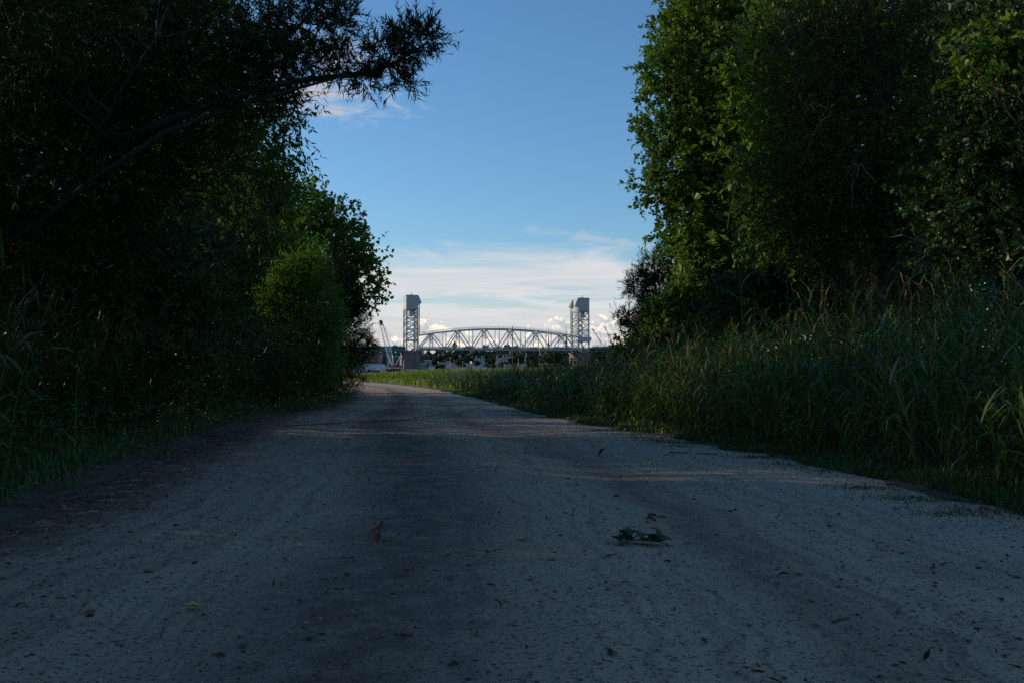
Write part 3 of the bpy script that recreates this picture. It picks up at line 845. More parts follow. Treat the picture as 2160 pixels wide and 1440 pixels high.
# approach spans
def approach(u0, u1, label):
    A = bridge_thing('approach_span', 0.0, label, 'bridge span', 'girder approaches of the lift bridge')
    for v in (1.5, 6.5, 12.5, 17.5): beam('girder', (u0, v, 16.2), (u1, v, 16.2), .5, 2.3, 'teal', A)
    block('deck', (min(u0, u1), .2, 17.4), (max(u0, u1), 18.8, 17.9), 'concrete', A)
    n = int(abs(u1 - u0) / 3)
    for v in (.4, 18.6):
        beam('parapet', (u0, v, 18.2), (u1, v, 18.2), .3, .6, 'teal', A)
        beam('parapet_rail', (u0, v, 19.0), (u1, v, 19.0), .14, .14, 'steel', A)
        for k in range(n + 1): u = u0 + (u1 - u0) * k / n; beam('parapet_post', (u, v, 18.5), (u, v, 19.0), .12, .12, 'steel', A)
    for k in range(n // 2): u = u0 + (u1 - u0) * (k + .5) / (n // 2); beam('stiffener', (u, 1.15, 15.1), (u, 1.15, 17.3), .12, .2, 'teal', A)
    for uu in (u0 + (u1 - u0) * .62, u1):
        for v in (3, 16): beam('bent_column', (uu, v, -4), (uu, v, 14.2), 2.2, 2.2, 'concrete', A)
        block('bent_cap', (uu - 1.4, .5, 14.2), (uu + 1.4, 18.5, 15.0), 'concrete', A)
    return A
approach(-4.6, -94.0, 'teal plate girder approach left of the left tower')
approach(SPAN + 4.6, SPAN + 94.0, 'teal plate girder approach right of the right tower')
for u, h, lab in ((SPAN + 13, 12, 'thin lamp post nearest the right lift tower'), (SPAN + 19.5, 10.5, 'thin lamp post, middle of three beyond the right tower'),
                  (SPAN + 27, 11.5, 'thin lamp post farthest right on the bridge approach'), (-8.5, 5.6, 'short lamp post on the approach beside the left tower')):
    e = bridge_thing('lamp_post', u, lab, 'lamp post', 'lamp posts on the bridge approaches')
    beam('post', (0, .1, 17.9), (0, .1, 17.9 + h), .16, .16, 'steel', e)
    beam('arm', (0, .1, 17.85 + h), (0, 2.2, 18.1 + h), .1, .1, 'steel', e); block('lamp_head', (-.2, 2.0, 18.0 + h), (.2, 3.0, 18.2 + h), 'dark', e)


def car(u, v, z, paint, label, rev=False):
    e = bridge_thing('car', u, label, 'car', 'cars crossing the bridge')
    a = Acc(); s = -1 if rev else 1
    a.prism([(s * p, z + q) for p, q in ((-2.2, .35), (2.2, .35), (2.25, .85), (1.3, 1.0), (-2.1, 1.02), (-2.3, .7))], v, v + 1.8); a.build('body', M[paint], e)
    a = Acc(); a.prism([(s * p, z + q) for p, q in ((-1.9, 1.02), (1.25, 1.0), (.5, 1.6), (-1.3, 1.65))], v + .1, v + 1.7); a.build('cabin', M['glass'], e)
    for p in (-1.4, 1.4):
        for w in (v - .02, v + 1.62):
            a = Acc(); a.tube([(p, w, z + .35), (p, w + .2, z + .35)], .35, 10); a.build('wheel', M['dark'], e)
    return e
M['car_blue'] = simple_mat('dark_blue_car_paint', (0.03, 0.045, 0.09), 0.3)
M['car_grey'] = simple_mat('grey_car_paint', (0.09, 0.09, 0.10), 0.3)
M['car_black'] = simple_mat('black_car_paint', (0.02, 0.02, 0.022), 0.3)
car(42, 4.2, 17.62, 'car_blue', 'dark blue car on the left half of the truss span')
car(76, 8.2, 17.62, 'car_grey', 'grey car near the middle of the truss span', True)
car(-11.5, 4.0, 17.92, 'car_black', 'black car on the approach beside the left tower')
car(-24, 4.0, 17.92, 'car_grey', 'grey car on the left approach behind the crane')
car(SPAN + 20, 4.0, 17.92, 'car_blue', 'dark blue car on the right approach')

# ------------------------------------------------------------------ lattice crane in front of the bridge
CR = at(829, 779, 650); CR[2] = -1.4
crane = empty('lattice_crane', CR, label='white lattice boom crane with red cab before the bridge', cat='crane')
tip = at(803.5, 679, 650) - CR; foot = at(829, 771, 650) - CR
ax = unit(tip - foot); side = np.array((ax[2], 0, -ax[0])); back = np.array((0, 1.0, 0))
Lb = np.linalg.norm(tip - foot)
def cs(s):   # half width along the boom
    return 0.4 + 1.15 * min(1, s / .25) * (1.0 if s < .45 else 1.0 - .62 * (s - .45) / .55)
nb_ = 16
pts = [[foot + ax * Lb * k / nb_ + side * cs(k / nb_) * i + back * cs(k / nb_) * j for i, j in ((-1, -1), (1, -1), (1, 1), (-1, 1))] for k in range(nb_ + 1)]
for k in range(nb_):
    for c_ in range(4):
        beam('boom_chord', pts[k][c_], pts[k + 1][c_], .22, .22, 'white_paint', crane)
        beam('boom_lacing', pts[k][c_], pts[k + 1][(c_ + 1) % 4], .14, .14, 'white_paint', crane)
        if c_ < 2: beam('boom_lacing', pts[k][c_], pts[k][(c_ + 1) % 4], .1, .1, 'white_paint', crane)
a = Acc(); a.tube([tip + back * -1.0, tip + back * 1.0], 1.15, 14); a.build('sheave_head', M['red_paint'], crane)
beam('tip_section', tip - ax * 2.2, tip + ax * .6, 1.6, 1.6, 'red_paint', crane)
gn = foot + np.array((4.6, .5, 6.5))
for j in (-1.2, 1.2):
    beam('gantry_leg', foot + np.array((1.5, j, .5)), gn + back * j, .25, .25, 'white_paint', crane)
    beam('gantry_leg', foot + np.array((5.2, j, .2)), gn + back * j, .25, .25, 'white_paint', crane)
    beam('gantry_leg', foot + np.array((-3.4, j, .2)), foot + np.array((-2.2, j, 5.5)), .22, .22, 'white_paint', crane)
    beam('pendant', tip + back * j * .4, gn + back * j, .07, .07, 'dark', crane)
    beam('pendant', tip + back * j * .3, foot + ax * Lb * .5 + np.array((4.4, j, 3)), .06, .06, 'dark', crane)
for k in range(3): beam('gantry_rung', foot + np.array((1.9 + k * .9, -1.2, 1.4 + k * 1.7)), foot + np.array((5.1 - k * .15, -1.2, 1.4 + k * 1.7)), .14, .14, 'white_paint', crane)
for dx in (0, .5): beam('hoist_cable', tip + np.array((-.9 - dx, 0, -.3)), tip + np.array((-.9 - dx, 0, -20 - dx * 4)), .06, .06, 'dark', crane)
block('hook_block', tip + np.array((-1.5, -.3, -21.5)), tip + np.array((-.7, .3, -20)), 'red_paint', crane)
hb = block('machinery_body', foot + np.array((-1.6, -2, -2.2)), foot + np.array((6.0, 2, .3)), 'red_paint', crane)
block('body_stripe', foot + np.array((-1.65, -2.05, -1.5)), foot + np.array((6.05, 2.05, -1.0)), 'white_paint', crane)
block('operator_cab', foot + np.array((-3.4, -2, -2.0)), foot + np.array((-1.65, -.3, .4)), 'white_paint', crane); block('cab_window', foot + np.array((-3.2, -2.05, -.9)), foot + np.array((-1.9, -2.0, .1)), 'glass', crane)
for j in (-2.6, 1.6): block('crawler_track', foot + np.array((-3.6, j, -4.2)), foot + np.array((5.0, j + 1.1, -2.25)), 'dark', crane)

# ------------------------------------------------------------------ town on the far bank
def bm(name, c, c2=None, rough=.85, scale=.4): M[name] = simple_mat(name, c, rough, c2=c2, scale=scale)
bm('brick', (0.20, 0.095, 0.075), (0.15, 0.075, 0.06)); bm('brick_dark', (0.15, 0.06, 0.05)); bm('cream', (0.42, 0.35, 0.26)); bm('slate', (0.07, 0.085, 0.11))
bm('blue_glass', (0.06, 0.09, 0.13), rough=.2); bm('white_wall', (0.78, 0.77, 0.74)); bm('metal_siding', (0.66, 0.69, 0.73), (0.56, 0.59, 0.64)); bm('dark_roof', (0.06, 0.06, 0.07))
bm('pale_roof', (0.62, 0.66, 0.72)); bm('container_red', (0.28, 0.05, 0.04)); bm('beige', (0.36, 0.31, 0.25))


def px_box(x0, x1, ytop, ybot, d):
    p, q = at(x0, ytop, d), at(x1, ybot, d)
    return p[0], q[0], q[2], p[2]


def building(name, label, x0, x1, ytop, ybot, d, depth, wall, rows=0, cols=0, roof='dark_roof', cat='building', group=None, gable=False, chimneys=0, trim=None):
    X0, X1, Z0, Z1 = px_box(x0, x1, ytop, ybot, d)
    gz_ = min(Z0, float(land_z((X0 + X1) / 2, d))) - .5
    w = X1 - X0; h = Z1 - gz_
    e = empty(name, ((X0 + X1) / 2, d, gz_), label=label, cat=cat, group=group)
    if gable:
        hw_ = h - w * .38
        a = Acc(); a.prism([(-w / 2, 0), (w / 2, 0), (w / 2, hw_), (0, h - .25), (-w / 2, hw_)], 0, depth); a.build('wall', M[wall], e)
        for s in (-1, 1):
            a = Acc(); n_ = np.array((s * (h - hw_), w / 2)); n_ = n_ / np.linalg.norm(n_) * .22
            a.prism([(0, h - .2), (s * (w / 2 + .35), hw_ - .3), (s * (w / 2 + .35) + n_[0], hw_ - .3 + n_[1]), (0, h + .08)], -.4, depth + .4); a.build('roof', M[roof], e)
        zt, zb = hw_, Z0 - gz_
    else:
        block('wall', (-w / 2, 0, 0), (w / 2, depth, h), wall, e)
        block('roof', (-w / 2 - .3, -.3, h), (w / 2 + .3, depth + .3, h + .5), roof, e)
        zt, zb = h, Z0 - gz_
    if trim: block('band', (-w / 2 - .08, -.08, zt - .9), (w / 2 + .08, 0.0, zt - .3), trim, e)
    for r in range(rows):
        for c_ in range(cols):
            cw = w / cols; rh = (zt - zb) / rows
            x_ = -w / 2 + cw * (c_ + .5); z_ = zb + rh * (r + .5)
            wn = block('window', (x_ - cw * .27, -.06, z_ - rh * .28), (x_ + cw * .27, -.003, z_ + rh * .28), 'glass', e)
    for k in range(chimneys):
        x_ = -w * .3 + w * .6 * k / max(1, chimneys - 1)
        block('chimney', (x_ - .6, depth * .4, h - .8), (x_ + .6, depth * .4 + 1, h + 2.2), 'white_wall', e)
    return e


building('brick_building', 'long brick building with three window rows left of the crane', 762, 797, 747, 769, 900, 20, 'brick', 3, 8, trim='brick_dark')
building('stair_tower', 'narrow cream stair tower beside the brick building', 797, 803, 746.5, 769, 899, 12, 'cream', 4, 1)
building('glass_building', 'blue grey glass office block behind the crane', 790, 814, 744, 766, 930, 20, 'blue_glass', 4, 6, 'slate')
building('warehouse', 'long white metal warehouse at the water left of the crane', 745, 803.5, 768.5, 785, 640, 18, 'metal_siding', 0, 0, 'pale_roof')
building('warehouse', 'low grey building with pale roof behind the left pier', 826, 850, 752, 763, 900, 20, 'slate', 1, 6, 'pale_roof')
building('brick_building', 'dark red brick row between the crane and the left pier', 828, 847, 764, 774, 860, 12, 'brick_dark', 2, 6)
building('brick_building', 'red brick block just right of the left pier', 884, 902, 748, 762, 1000, 15, 'brick_dark', 0, 0, 'cream')
building('low_building', 'slate blue low building at the right foot of the left pier', 878, 897, 757, 768, 900, 12, 'slate', 1, 4)
building('low_building', 'beige flat house right of the left pier', 895, 908, 760, 767.5, 880, 10, 'cream', 1, 3, 'white_wall')
building('shed', 'low beige shed at the waterline beside the left pier', 886, 898, 767, 776, 845, 8, 'beige', 1, 2, 'pale_roof')
building('shed', 'small shed behind the crane hook', 812, 823, 773, 784, 660, 8, 'white_wall', 1, 2, 'pale_roof')
for i, (x0, x1, yt, d, lab, ch) in enumerate(((1000, 1022, 755, 905, 'white hillside house with two chimneys left of centre', 2), (1046, 1058, 754, 900, 'white house partly hidden by trees, left of the big chimney house', 1),
        (1057, 1080, 752, 910, 'wide pale house with three chimneys beside the tall wooden pole', 3), (1108, 1121, 749, 925, 'white gabled house high among the trees right of the pole', 1),
        (940, 948, 761, 870, 'small cream house under the trees right of the left pier', 0), (978, 984, 765, 868, 'small white house low on the far bank, left of centre', 0))):
    building('house', lab, x0, x1, yt, yt + 8, d, 9, 'white_wall', 1, 4, 'dark_roof', 'house', 'houses on the far bank', chimneys=ch)
for i, (x0, x1, yt, d) in enumerate(((1062, 1069, 766, 850), (1070, 1077, 766.5, 850), (1089, 1096, 766, 852), (1096, 1103, 767, 850), (1104, 1111, 765.5, 852))):
    building('cottage', ('first', 'second', 'third', 'fourth', 'fifth')[i] + ' from the left of five small white gabled cottages at the waterline', x0, x1, yt, yt + 8, d, 9, 'white_wall', 1, 2, 'pale_roof', 'house', 'white waterside cottages', gable=True)
building('house', 'white gabled house with dark roof right of the right pier', 1275, 1293, 749, 765, 870, 12, 'white_wall', 2, 3, 'dark_roof', 'house', 'houses on the far bank', gable=True)
building('house', 'tiny white house between the right pier and the dark gabled house', 1251, 1257, 747, 752, 930, 8, 'white_wall', 1, 2, 'dark_roof', 'house', 'houses on the far bank')
for x0, x1, yt, lab in ((952, 986, 775, 'long pale blue boat shed low on the water, left one'), (997, 1026, 773.5, 'long pale blue boat shed low on the water, right one'), (857, 878, 779, 'pale blue barge shed at the foot of the left pier'), (904, 915, 773, 'short pale shed just right of the left pier')):
    building('boat_shed', lab, x0, x1, yt, 784, 700, 10, 'metal_siding', 0, 0, 'pale_roof', 'shed', 'sheds on the water', gable=False)
for x0, x1, yt, lab in ((776, 782, 779, 'red shipping container before the warehouse, left one'), (785, 801, 780, 'long red shipping container before the warehouse, right one')):
    X0, X1, Z0, Z1 = px_box(x0, x1, yt, 786, 630)
    e = empty('shipping_container', ((X0 + X1) / 2, 630, -.2), label=lab, cat='container', group='red containers by the warehouse')
    w, h = X1 - X0, Z1 + .2
    block('body', (-w / 2, 0, 0), (w / 2, 2.4, h), 'container_red', e)
    k = -w / 2 + .2
    while k < w / 2: block('rib', (k, -.06, .1), (k + .12, 0, h - .1), 'container_red', e); k += .5
    block('corner_post', (-w / 2 - .05, -.1, 0), (-w / 2 + .1, 0.02, h + .02), 'brick_dark', e); block('corner_post', (w / 2 - .1, -.1, 0), (w / 2 + .05, 0.02, h + .02), 'brick_dark', e)

for px, ytop, ybase, d, wpx, mat, lab in ((1157, 695, 731, 1300, 3.2, 'slate', 'slender dark church spire behind the right part of the truss'), (1194.3, 687, 724, 1300, 3.4, 'brick', 'taller brown church steeple just left of the right tower')):
    t_, b_ = at(px, ytop, d), at(px, ybase, d); w = wpx * d / F_PX
    gz_ = float(land_z(b_[0], d)) - .5
    e = empty('church_steeple', (b_[0], d, gz_), label=lab, cat='steeple', group='church steeples across the river')
    zb = b_[2] - gz_; zt = t_[2] - gz_
    block('tower', (-w * .75, -w * .75, 0), (w * .75, w * .75, zb), 'brick', e)
    a = Acc(); th = np.arange(8) * math.pi / 4 + math.pi / 8
    V = [(math.cos(x_) * w * .62, math.sin(x_) * w * .62, zb) for x_ in th] + [(0, 0, zt - 2)]
    a.add(V, [(i, (i + 1) % 8, 8) for i in range(8)]); a.build('spire', M[mat if mat == 'slate' else 'brick'], e)
    beam('finial', (0, 0, zt - 3), (0, 0, zt), .35, .35, 'dark', e); beam('finial_arm', (-.8, 0, zt - 1), (.8, 0, zt - 1), .25, .25, 'dark', e)
    for k in range(4): block('pinnacle', ((-.75, .5)[k % 2] * w, (-.75, .5)[k // 2] * w, zb), ((-.5, .75)[k % 2] * w, (-.5, .75)[k // 2] * w, zb + 3), 'brick', e)
    block('belfry_opening', (-w * .3, -w * .75 - .06, zb - 6), (w * .3, -w * .75 - .003, zb - 2), 'dark', e)

# poles
def pole(label, px, ytop, d, r, mat='pole', arm=False):
    t_ = at(px, ytop, d); z0 = float(land_z(t_[0], d))
    e = empty('utility_pole', (t_[0], d, z0), label=label, cat='pole', group='poles between the road and the town')
    h = t_[2] - z0
    a = Acc(); a.tube([(0, 0, -.5), (.02 * r, 0, h * .5), (0, 0, h)], [r, r * .9, r * .8], 9); a.build('shaft', M[mat], e, smooth=True)
    a = Acc(); a.tube([(0, 0, h), (0, 0, h + r * .6)], [r * .85, r * .3], 9); a.build('cap', M['dark'], e)
    if arm:
        beam('cross_arm', (-1.1, 0, h - .6), (1.1, 0, h - .6), .12, .14, mat, e)
        for s in (-1, 0.5, 1): beam('insulator', (s, 0, h - .55), (s, 0, h - .25), .1, .1, 'white_paint', e)
pole('tall bare brown wooden pole standing in front of the truss', 1081.3, 688.5, 120, .052)
pole('pale pole with a crossarm right of the left pier', 950, 752.5, 560, .17, 'cream', True)
pole('thin short pale pole on the far bank left of centre', 976, 760, 600, .12, 'cream', True)
pole('thin pale pole just right of the tall wooden pole', 1093.5, 753, 560, .12, 'cream')
pole('low thin pole at the left end of the far bank sheds', 1000.5, 764, 560, .1, 'cream')


# ------------------------------------------------------------------ trees on the far bank
def far_proto(seed, h, w):
    rng = np.random.default_rng(seed)
    lobes = [(0, 0, h * .58, w * .42, w * .42, h * .36)] + [(rng.normal(0, w * .28), rng.normal(0, w * .28), h * rng.uniform(.4, .75), w * .26, w * .26, h * .2) for _ in range(7)]
    P, u, r = in_lobes(rng, lobes, 1500, .5)
    leaf = Acc(); N = unit(u + rng.normal(0, .5, u.shape)); T = unit(np.cross(N, rng.normal(0, 1, u.shape)))
    put_leaves(leaf, 'broad', P, T, N, rng.uniform(.7, 1.6, len(P)), rng.uniform(0, 1, len(P)))
    tr = Acc(); tr.tube([(0, 0, -1), (.1, 0, h * .3), (0, .1, h * .75)], [.45, .35, .1], 6)
    for k in range(4):
        e_ = np.array((math.cos(k * 1.6) * w * .3, math.sin(k * 1.6) * w * .3, h * .65)); tr.tube(bez(np.array((0, 0, h * .25)), np.array((e_[0] * .4, e_[1] * .4, h * .5)), e_, 4), np.linspace(.22, .05, 4), 5)
    return leaf.mesh('far_crown', M['far_tree']), tr.mesh('far_trunk', M['bark'])


protos = [far_proto(31, 11, 11), far_proto(32, 13, 10), far_proto(33, 9, 12), far_proto(34, 14, 13)]
rngF = np.random.default_rng(8)
# tops of the tree line read from the photograph: (x, y of the top)
prof_x = [765, 820, 886, 900, 912, 925, 940, 955, 975, 995, 1010, 1030, 1050, 1060, 1075, 1090, 1110, 1130, 1160, 1190, 1215, 1240, 1260, 1290, 1330, 1420]
prof_y = [768, 768, 760, 750, 746, 750, 746, 748, 743, 745, 741, 745, 741, 739, 746, 741, 738, 733, 729, 727, 728, 730, 727, 729, 731, 728]
spots = []
for i in range(84):
    row = i % 3
    px = rngF.uniform(886, 1420) if i % 8 else rngF.uniform(760, 900)
    spots.append((px, row, (865, 905, 960)[row] + rngF.uniform(-10, 14), rngF.uniform(-1, 7), rngF.integers(4), rngF.uniform(0, 6.28), rngF.uniform(.95, 1.3)))
seen = {}
ordinal = ('leftmost', 'second from left', 'third from left', 'fourth from left', 'fifth from left', 'sixth from left', 'seventh from left', 'eighth from left', 'ninth from left', 'tenth from left')
for px, row, d, dy, k, rz_, fat in sorted(spots):
    ytop = np.interp(px, prof_x, prof_y) + (2 - row) * 9 + dy
    p = at(px, ytop, d); z0 = float(land_z(p[0], d))
    h = max(5.0, p[2] - z0)
    cm, tm = protos[k]; ph = (11, 13, 9, 14)[k]
    zone = next(t_ for lim, t_ in ((882, 'behind the crane'), (960, 'right of the left pier'), (1045, 'left of the wooden pole'), (1120, 'around the wooden pole'), (1205, 'below the spires'), (1270, 'behind the right pier'), (2000, 'beyond the right pier')) if px < lim)
    q = seen[(row, zone)] = seen.get((row, zone), -1) + 1
    e = empty('far_tree', (p[0], d, z0), rz_, label='dark far bank tree, ' + ordinal[q] + ' in the ' + ('waterside', 'hillside', 'skyline')[row] + ' row ' + zone, cat='tree', group='trees on the far bank')
    sxy = h / ph * fat * min(1.0, 16 / h)
    e.scale = (sxy, sxy, h / ph)
    link('trunk', tm, e); link('crown', cm, e, kind='stuff')
# wood closing the horizon behind the town
a = Acc(); rngH = np.random.default_rng(4)
n = 14000; th = rngH.uniform(-.75, .75, n); dd_ = rngH.uniform(1500, 1750, n)
x = np.tan(th) * dd_; h_ = (20 + 12 * vnoise(x / 70., 0 * x, 9) + 5 * vnoise(x / 18., 0 * x, 10)) * rngH.uniform(0.3, 1, n)
P = np.stack([x, dd_, land_z(x, dd_) + h_ * .8], -1); N = unit(rngH.normal(0, 1, (n, 3)))
put_leaves(a, 'broad', P, unit(np.cross(N, rngH.normal(0, 1, (n, 3)))), N, rngH.uniform(7, 14, n), rngH.uniform(0, 1, n))
a.build('distant_woods', M['far_tree'], None, label='low dark line of woods closing the horizon behind the town', cat='woods', kind='stuff')

# ------------------------------------------------------------------ near trees, left side
cedar_path = [at(60, 380, 9.4), at(150, 322, 9.3), at(355, 258, 9.1), at(511, 200, 8.9), at(600, 176, 8.8), at(693, 163, 8.8), at(770, 155, 8.7), at(822, 138, 8.7), at(870, 112, 8.6), at(905, 88, 8.6)]
cedar_path2 = [at(420, 236, 9.0), at(500, 180, 9.1), at(560, 130, 9.2), at(620, 65, 9.3), at(675, 5, 9.4), at(720, -60, 9.5)]
cedar_path3 = [at(40, 330, 9.4), at(180, 260, 9.7), at(330, 120, 10.0), at(430, -20, 10.2), at(480, -120, 10.3)]
cedar_path4 = [at(100, 420, 9.4), at(200, 300, 9.0), at(260, 180, 8.6), at(330, 80, 8.4)]
make_tree('red_cedar', 'dark cedar at left reaching a long bough over the road', (-5.9, 9.6),
          [lobe(120, 60, 9.6, 330, 200, 1.5, .6), lobe(120, 330, 9.8, 280, 180, 1.4, .6), lobe(420, 80, 9.4, 170, 120, .8, .6), lobe(330, 330, 9.9, 190, 120, .9, .6),
           lobe(120, 530, 9.9, 210, 120, 1.0), lobe(650, 45, 9.3, 95, 60, .42, 1.8), lobe(560, 120, 9.1, 100, 55, .4, 2.4),
           lobe(650, 132, 8.9, 95, 32, .25, 2.8), lobe(745, 132, 8.75, 75, 24, .22, 3.4), lobe(820, 118, 8.7, 55, 28, .2, 5.5), lobe(872, 88, 8.62, 46, 34, .18, 6),
           lobe(712, 40, 9.35, 36, 52, .3, 1.8), lobe(770, 172, 8.72, 26, 14, .1, 14), lobe(903, 72, 8.6, 16, 20, .1, 14), lobe(853, 172, 8.66, 12, 9, .05, 60), lobe(520, 215, 9.0, 120, 26, .3, 3)],
          9800, 'needle', 0.068, M['cedar'], sprig_len=0.17, n_leaf=17, trunk_r=0.19, n_limb=6, seed=3, spread=0.62, droop=0.05, shell=0.12, up=0.35, bark='bark_dark', straight=True, limb_r=.3,
          paths=[(cedar_path, .044, .008), (cedar_path2, .028, .008), (cedar_path3, .034, .012), (cedar_path4, .022, .010)], dead=3)
make_tree('ash_tree', 'ash tree with hanging pinnate leaves behind the cedar bough', (-6.6, 17.5),
          [lobe(420, 120, 17.5, 190, 200, 1.8), lobe(330, 380, 17, 200, 130, 1.5), lobe(545, 300, 17, 75, 150, .9, 1.8), lobe(600, 225, 16.6, 42, 60, .5, 2.5),
           lobe(610, 345, 16.6, 36, 48, .4, 2.5), lobe(520, 420, 17, 110, 70, 1.0), lobe(250, 60, 17.5, 220, 200, 1.6)],
          2700, 'lance', 0.125, M['ash'], sprig_len=0.34, n_leaf=11, trunk_r=0.15, seed=5, droop=0.35, spread=0.75)
make_tree('maple_tree', 'leafy maple leaning over the road bend, above the crane', (-8.6, 40),
          [lobe(690, 520, 39, 85, 100, 1.8), lobe(640, 455, 39, 60, 66, 1.4), lobe(745, 590, 38.5, 58, 56, 1.2, 1.5), lobe(775, 632, 38.3, 36, 22, .7, 2.0), lobe(745, 515, 38.5, 44, 36, .9, 1.6),
           lobe(620, 560, 40, 110, 130, 1.8), lobe(655, 410, 39, 26, 24, .5, 1.4)],
          1900, 'lobed', 0.175, M['maple'], sprig_len=0.45, n_leaf=9, shell=.55, trunk_r=0.17, seed=7, spread=0.9, dead=7)
make_tree('cedar_shrub', 'dense dark evergreen shrub at the road bend under the maple', (-6.3, 37.0),
          [lobe(735, 700, 37, 46, 90, .9), lobe(700, 650, 37, 60, 110, 1.1), lobe(765, 728, 36.8, 26, 24, .5, 1.8), lobe(745, 780, 36.8, 26, 36, .5), lobe(720, 620, 37, 36, 60, .7), lobe(690, 770, 36.5, 60, 60, .8)],
          4200, 'needle', 0.13, M['cedar'], sprig_len=0.30, n_leaf=12, trunk_r=0.09, n_limb=6, seed=9, spread=0.7, droop=0.0, cat='shrub')
make_tree('saltbush', 'soft light green feathery shrub in front of the dark evergreen', (-5.3, 25.5),
          [lobe(600, 640, 25.6, 26, 62, .5), lobe(632, 612, 25.5, 24, 56, .45), lobe(658, 586, 25.4, 17, 44, .35, 1.5), lobe(682, 650, 25.3, 22, 62, .4), lobe(572, 690, 25.5, 36, 54, .5), lobe(640, 720, 25.2, 60, 50, .6),
           lobe(545, 655, 25.8, 22, 40, .4, 1.4), lobe(702, 705, 25.3, 14, 40, .3, 1.6), lobe(615, 572, 25.6, 9, 20, .2, 2.5), lobe(668, 545, 25.4, 7, 16, .15, 3), lobe(590, 590, 25.6, 10, 22, .2, 2.2), lobe(620, 770, 25.2, 90, 44, .6)],
          2300, 'willow', 0.15, M['willow'], sprig_len=0.44, n_leaf=13, trunk_r=0.05, n_limb=8, seed=11, spread=0.6, up=0.75, droop=0.1, cat='shrub')
make_tree('bright_shrub', 'yellow green broadleaf shrub between the understory tree and the saltbush', (-7.0, 28),
          [lobe(550, 600, 28, 50, 60, .8), lobe(530, 520, 28, 46, 50, .7), lobe(590, 540, 28, 40, 60, .7), lobe(560, 680, 28, 60, 60, .8)],
          1500, 'lance', 0.15, M['vine'], sprig_len=0.38, n_leaf=10, trunk_r=0.07, n_limb=7, seed=47, cat='shrub')
make_tree('understory_tree', 'dark understory tree between the ash and the saltbush', (-5.9, 21),
          [lobe(440, 560, 21, 100, 110, 1.1), lobe(380, 650, 20, 130, 100, 1.2), lobe(500, 490, 21.5, 75, 70, .8), lobe(470, 710, 20.5, 90, 70, .8)],
          2700, 'lance', 0.13, M['under'], sprig_len=0.34, n_leaf=10, trunk_r=0.08, seed=13)
make_tree('understory_tree', 'black shaded understory tree below the cedar at left', (-6.2, 13.0),
          [lobe(260, 560, 13, 230, 130, 1.2), lobe(90, 600, 12.6, 220, 130, 1.1), lobe(330, 700, 13, 180, 90, .9)],
          2500, 'lance', 0.11, M['under'], sprig_len=0.28, n_leaf=11, trunk_r=0.07, seed=15)
make_tree('background_tree', 'tall tree deep in the wood behind the cedar at left', (-9.5, 22),
          [lobe(170, 80, 23, 330, 270, 2.4), lobe(60, 420, 23, 300, 240, 2.2), lobe(400, 420, 24, 200, 180, 1.8)],
          3600, 'broad', 0.18, M['ash'], sprig_len=0.5, n_leaf=10, trunk_r=0.2, seed=17)
make_tree('background_tree', 'broad tree filling the gap behind the ash at left', (-11.5, 33),
          [lobe(430, 420, 33, 170, 190, 2.6), lobe(300, 560, 33, 260, 170, 2.4), lobe(520, 520, 34, 110, 150, 2.0), lobe(330, 250, 33, 200, 180, 2.2)],
          3200, 'broad', 0.24, M['maple'], sprig_len=0.6, n_leaf=10, trunk_r=0.2, seed=19)
make_tree('background_tree', 'tree at the far left edge of the frame', (-7.6, 12.5),
          [lobe(-120, 250, 13, 260, 330, 2.0), lobe(40, 60, 13.5, 260, 200, 1.8)],
          2800, 'broad', 0.12, M['under'], sprig_len=0.4, n_leaf=11, trunk_r=0.16, seed=20)

# ------------------------------------------------------------------ near trees, right side
make_tree('oak_tree', 'tall green oak at right whose crown edges the open sky', (5.9, 26),
          [lobe(1500, 130, 26, 120, 150, 1.7, 1.2), lobe(1560, -60, 26, 170, 160, 2.0), lobe(1440, 330, 25.6, 75, 105, 1.1, 1.5), lobe(1410, 150, 25.5, 52, 60, .8, 1.8), lobe(1395, 285, 25.4, 45, 42, .6, 2.0),
           lobe(1392, 395, 25.4, 40, 34, .6, 2.0), lobe(1460, 470, 25.5, 68, 75, 1.0, 1.2), lobe(1560, 300, 26.2, 130, 190, 1.8), lobe(1600, 520, 26, 130, 120, 1.6), lobe(1372, 128, 25.3, 28, 28, .4, 2.0), lobe(1365, 265, 25.3, 26, 20, .4, 2.0),
           lobe(1450, 60, 25.6, 50, 60, .8, 1.6), lobe(1430, 540, 25.4, 44, 40, .6), lobe(1352, 137, 25.2, 16, 12, .25, 3.5), lobe(1345, 262, 25.2, 16, 10, .25, 3.5), lobe(1350, 385, 25.2, 18, 12, .25, 3.5), lobe(1352, 430, 25.2, 16, 9, .25, 3.5), lobe(1395, 60, 25.3, 24, 14, .3, 3), lobe(1375, 205, 25.3, 20, 12, .3, 3), lobe(1385, 490, 25.3, 16, 12, .3, 3)],
          6800, 'broad', 0.115, M['oak'], sprig_len=0.36, n_leaf=14, trunk_r=0.2, n_limb=14, seed=23, dead=6)
make_tree('vine_column', 'vine smothered trunk with bright leaves at the right wood edge', (4.75, 24.6),
          [lobe(1485, 600, 24.6, 46, 90, .6), lobe(1500, 690, 24.5, 62, 60, .6), lobe(1455, 700, 24.5, 60, 46, .6), lobe(1470, 520, 24.7, 42, 60, .5), lobe(1560, 670, 24.6, 70, 70, .6)],
          2600, 'broad', 0.12, M['vine'], sprig_len=0.26, n_leaf=10, trunk_r=0.1, n_limb=5, seed=25, droop=0.5, cat='vine')
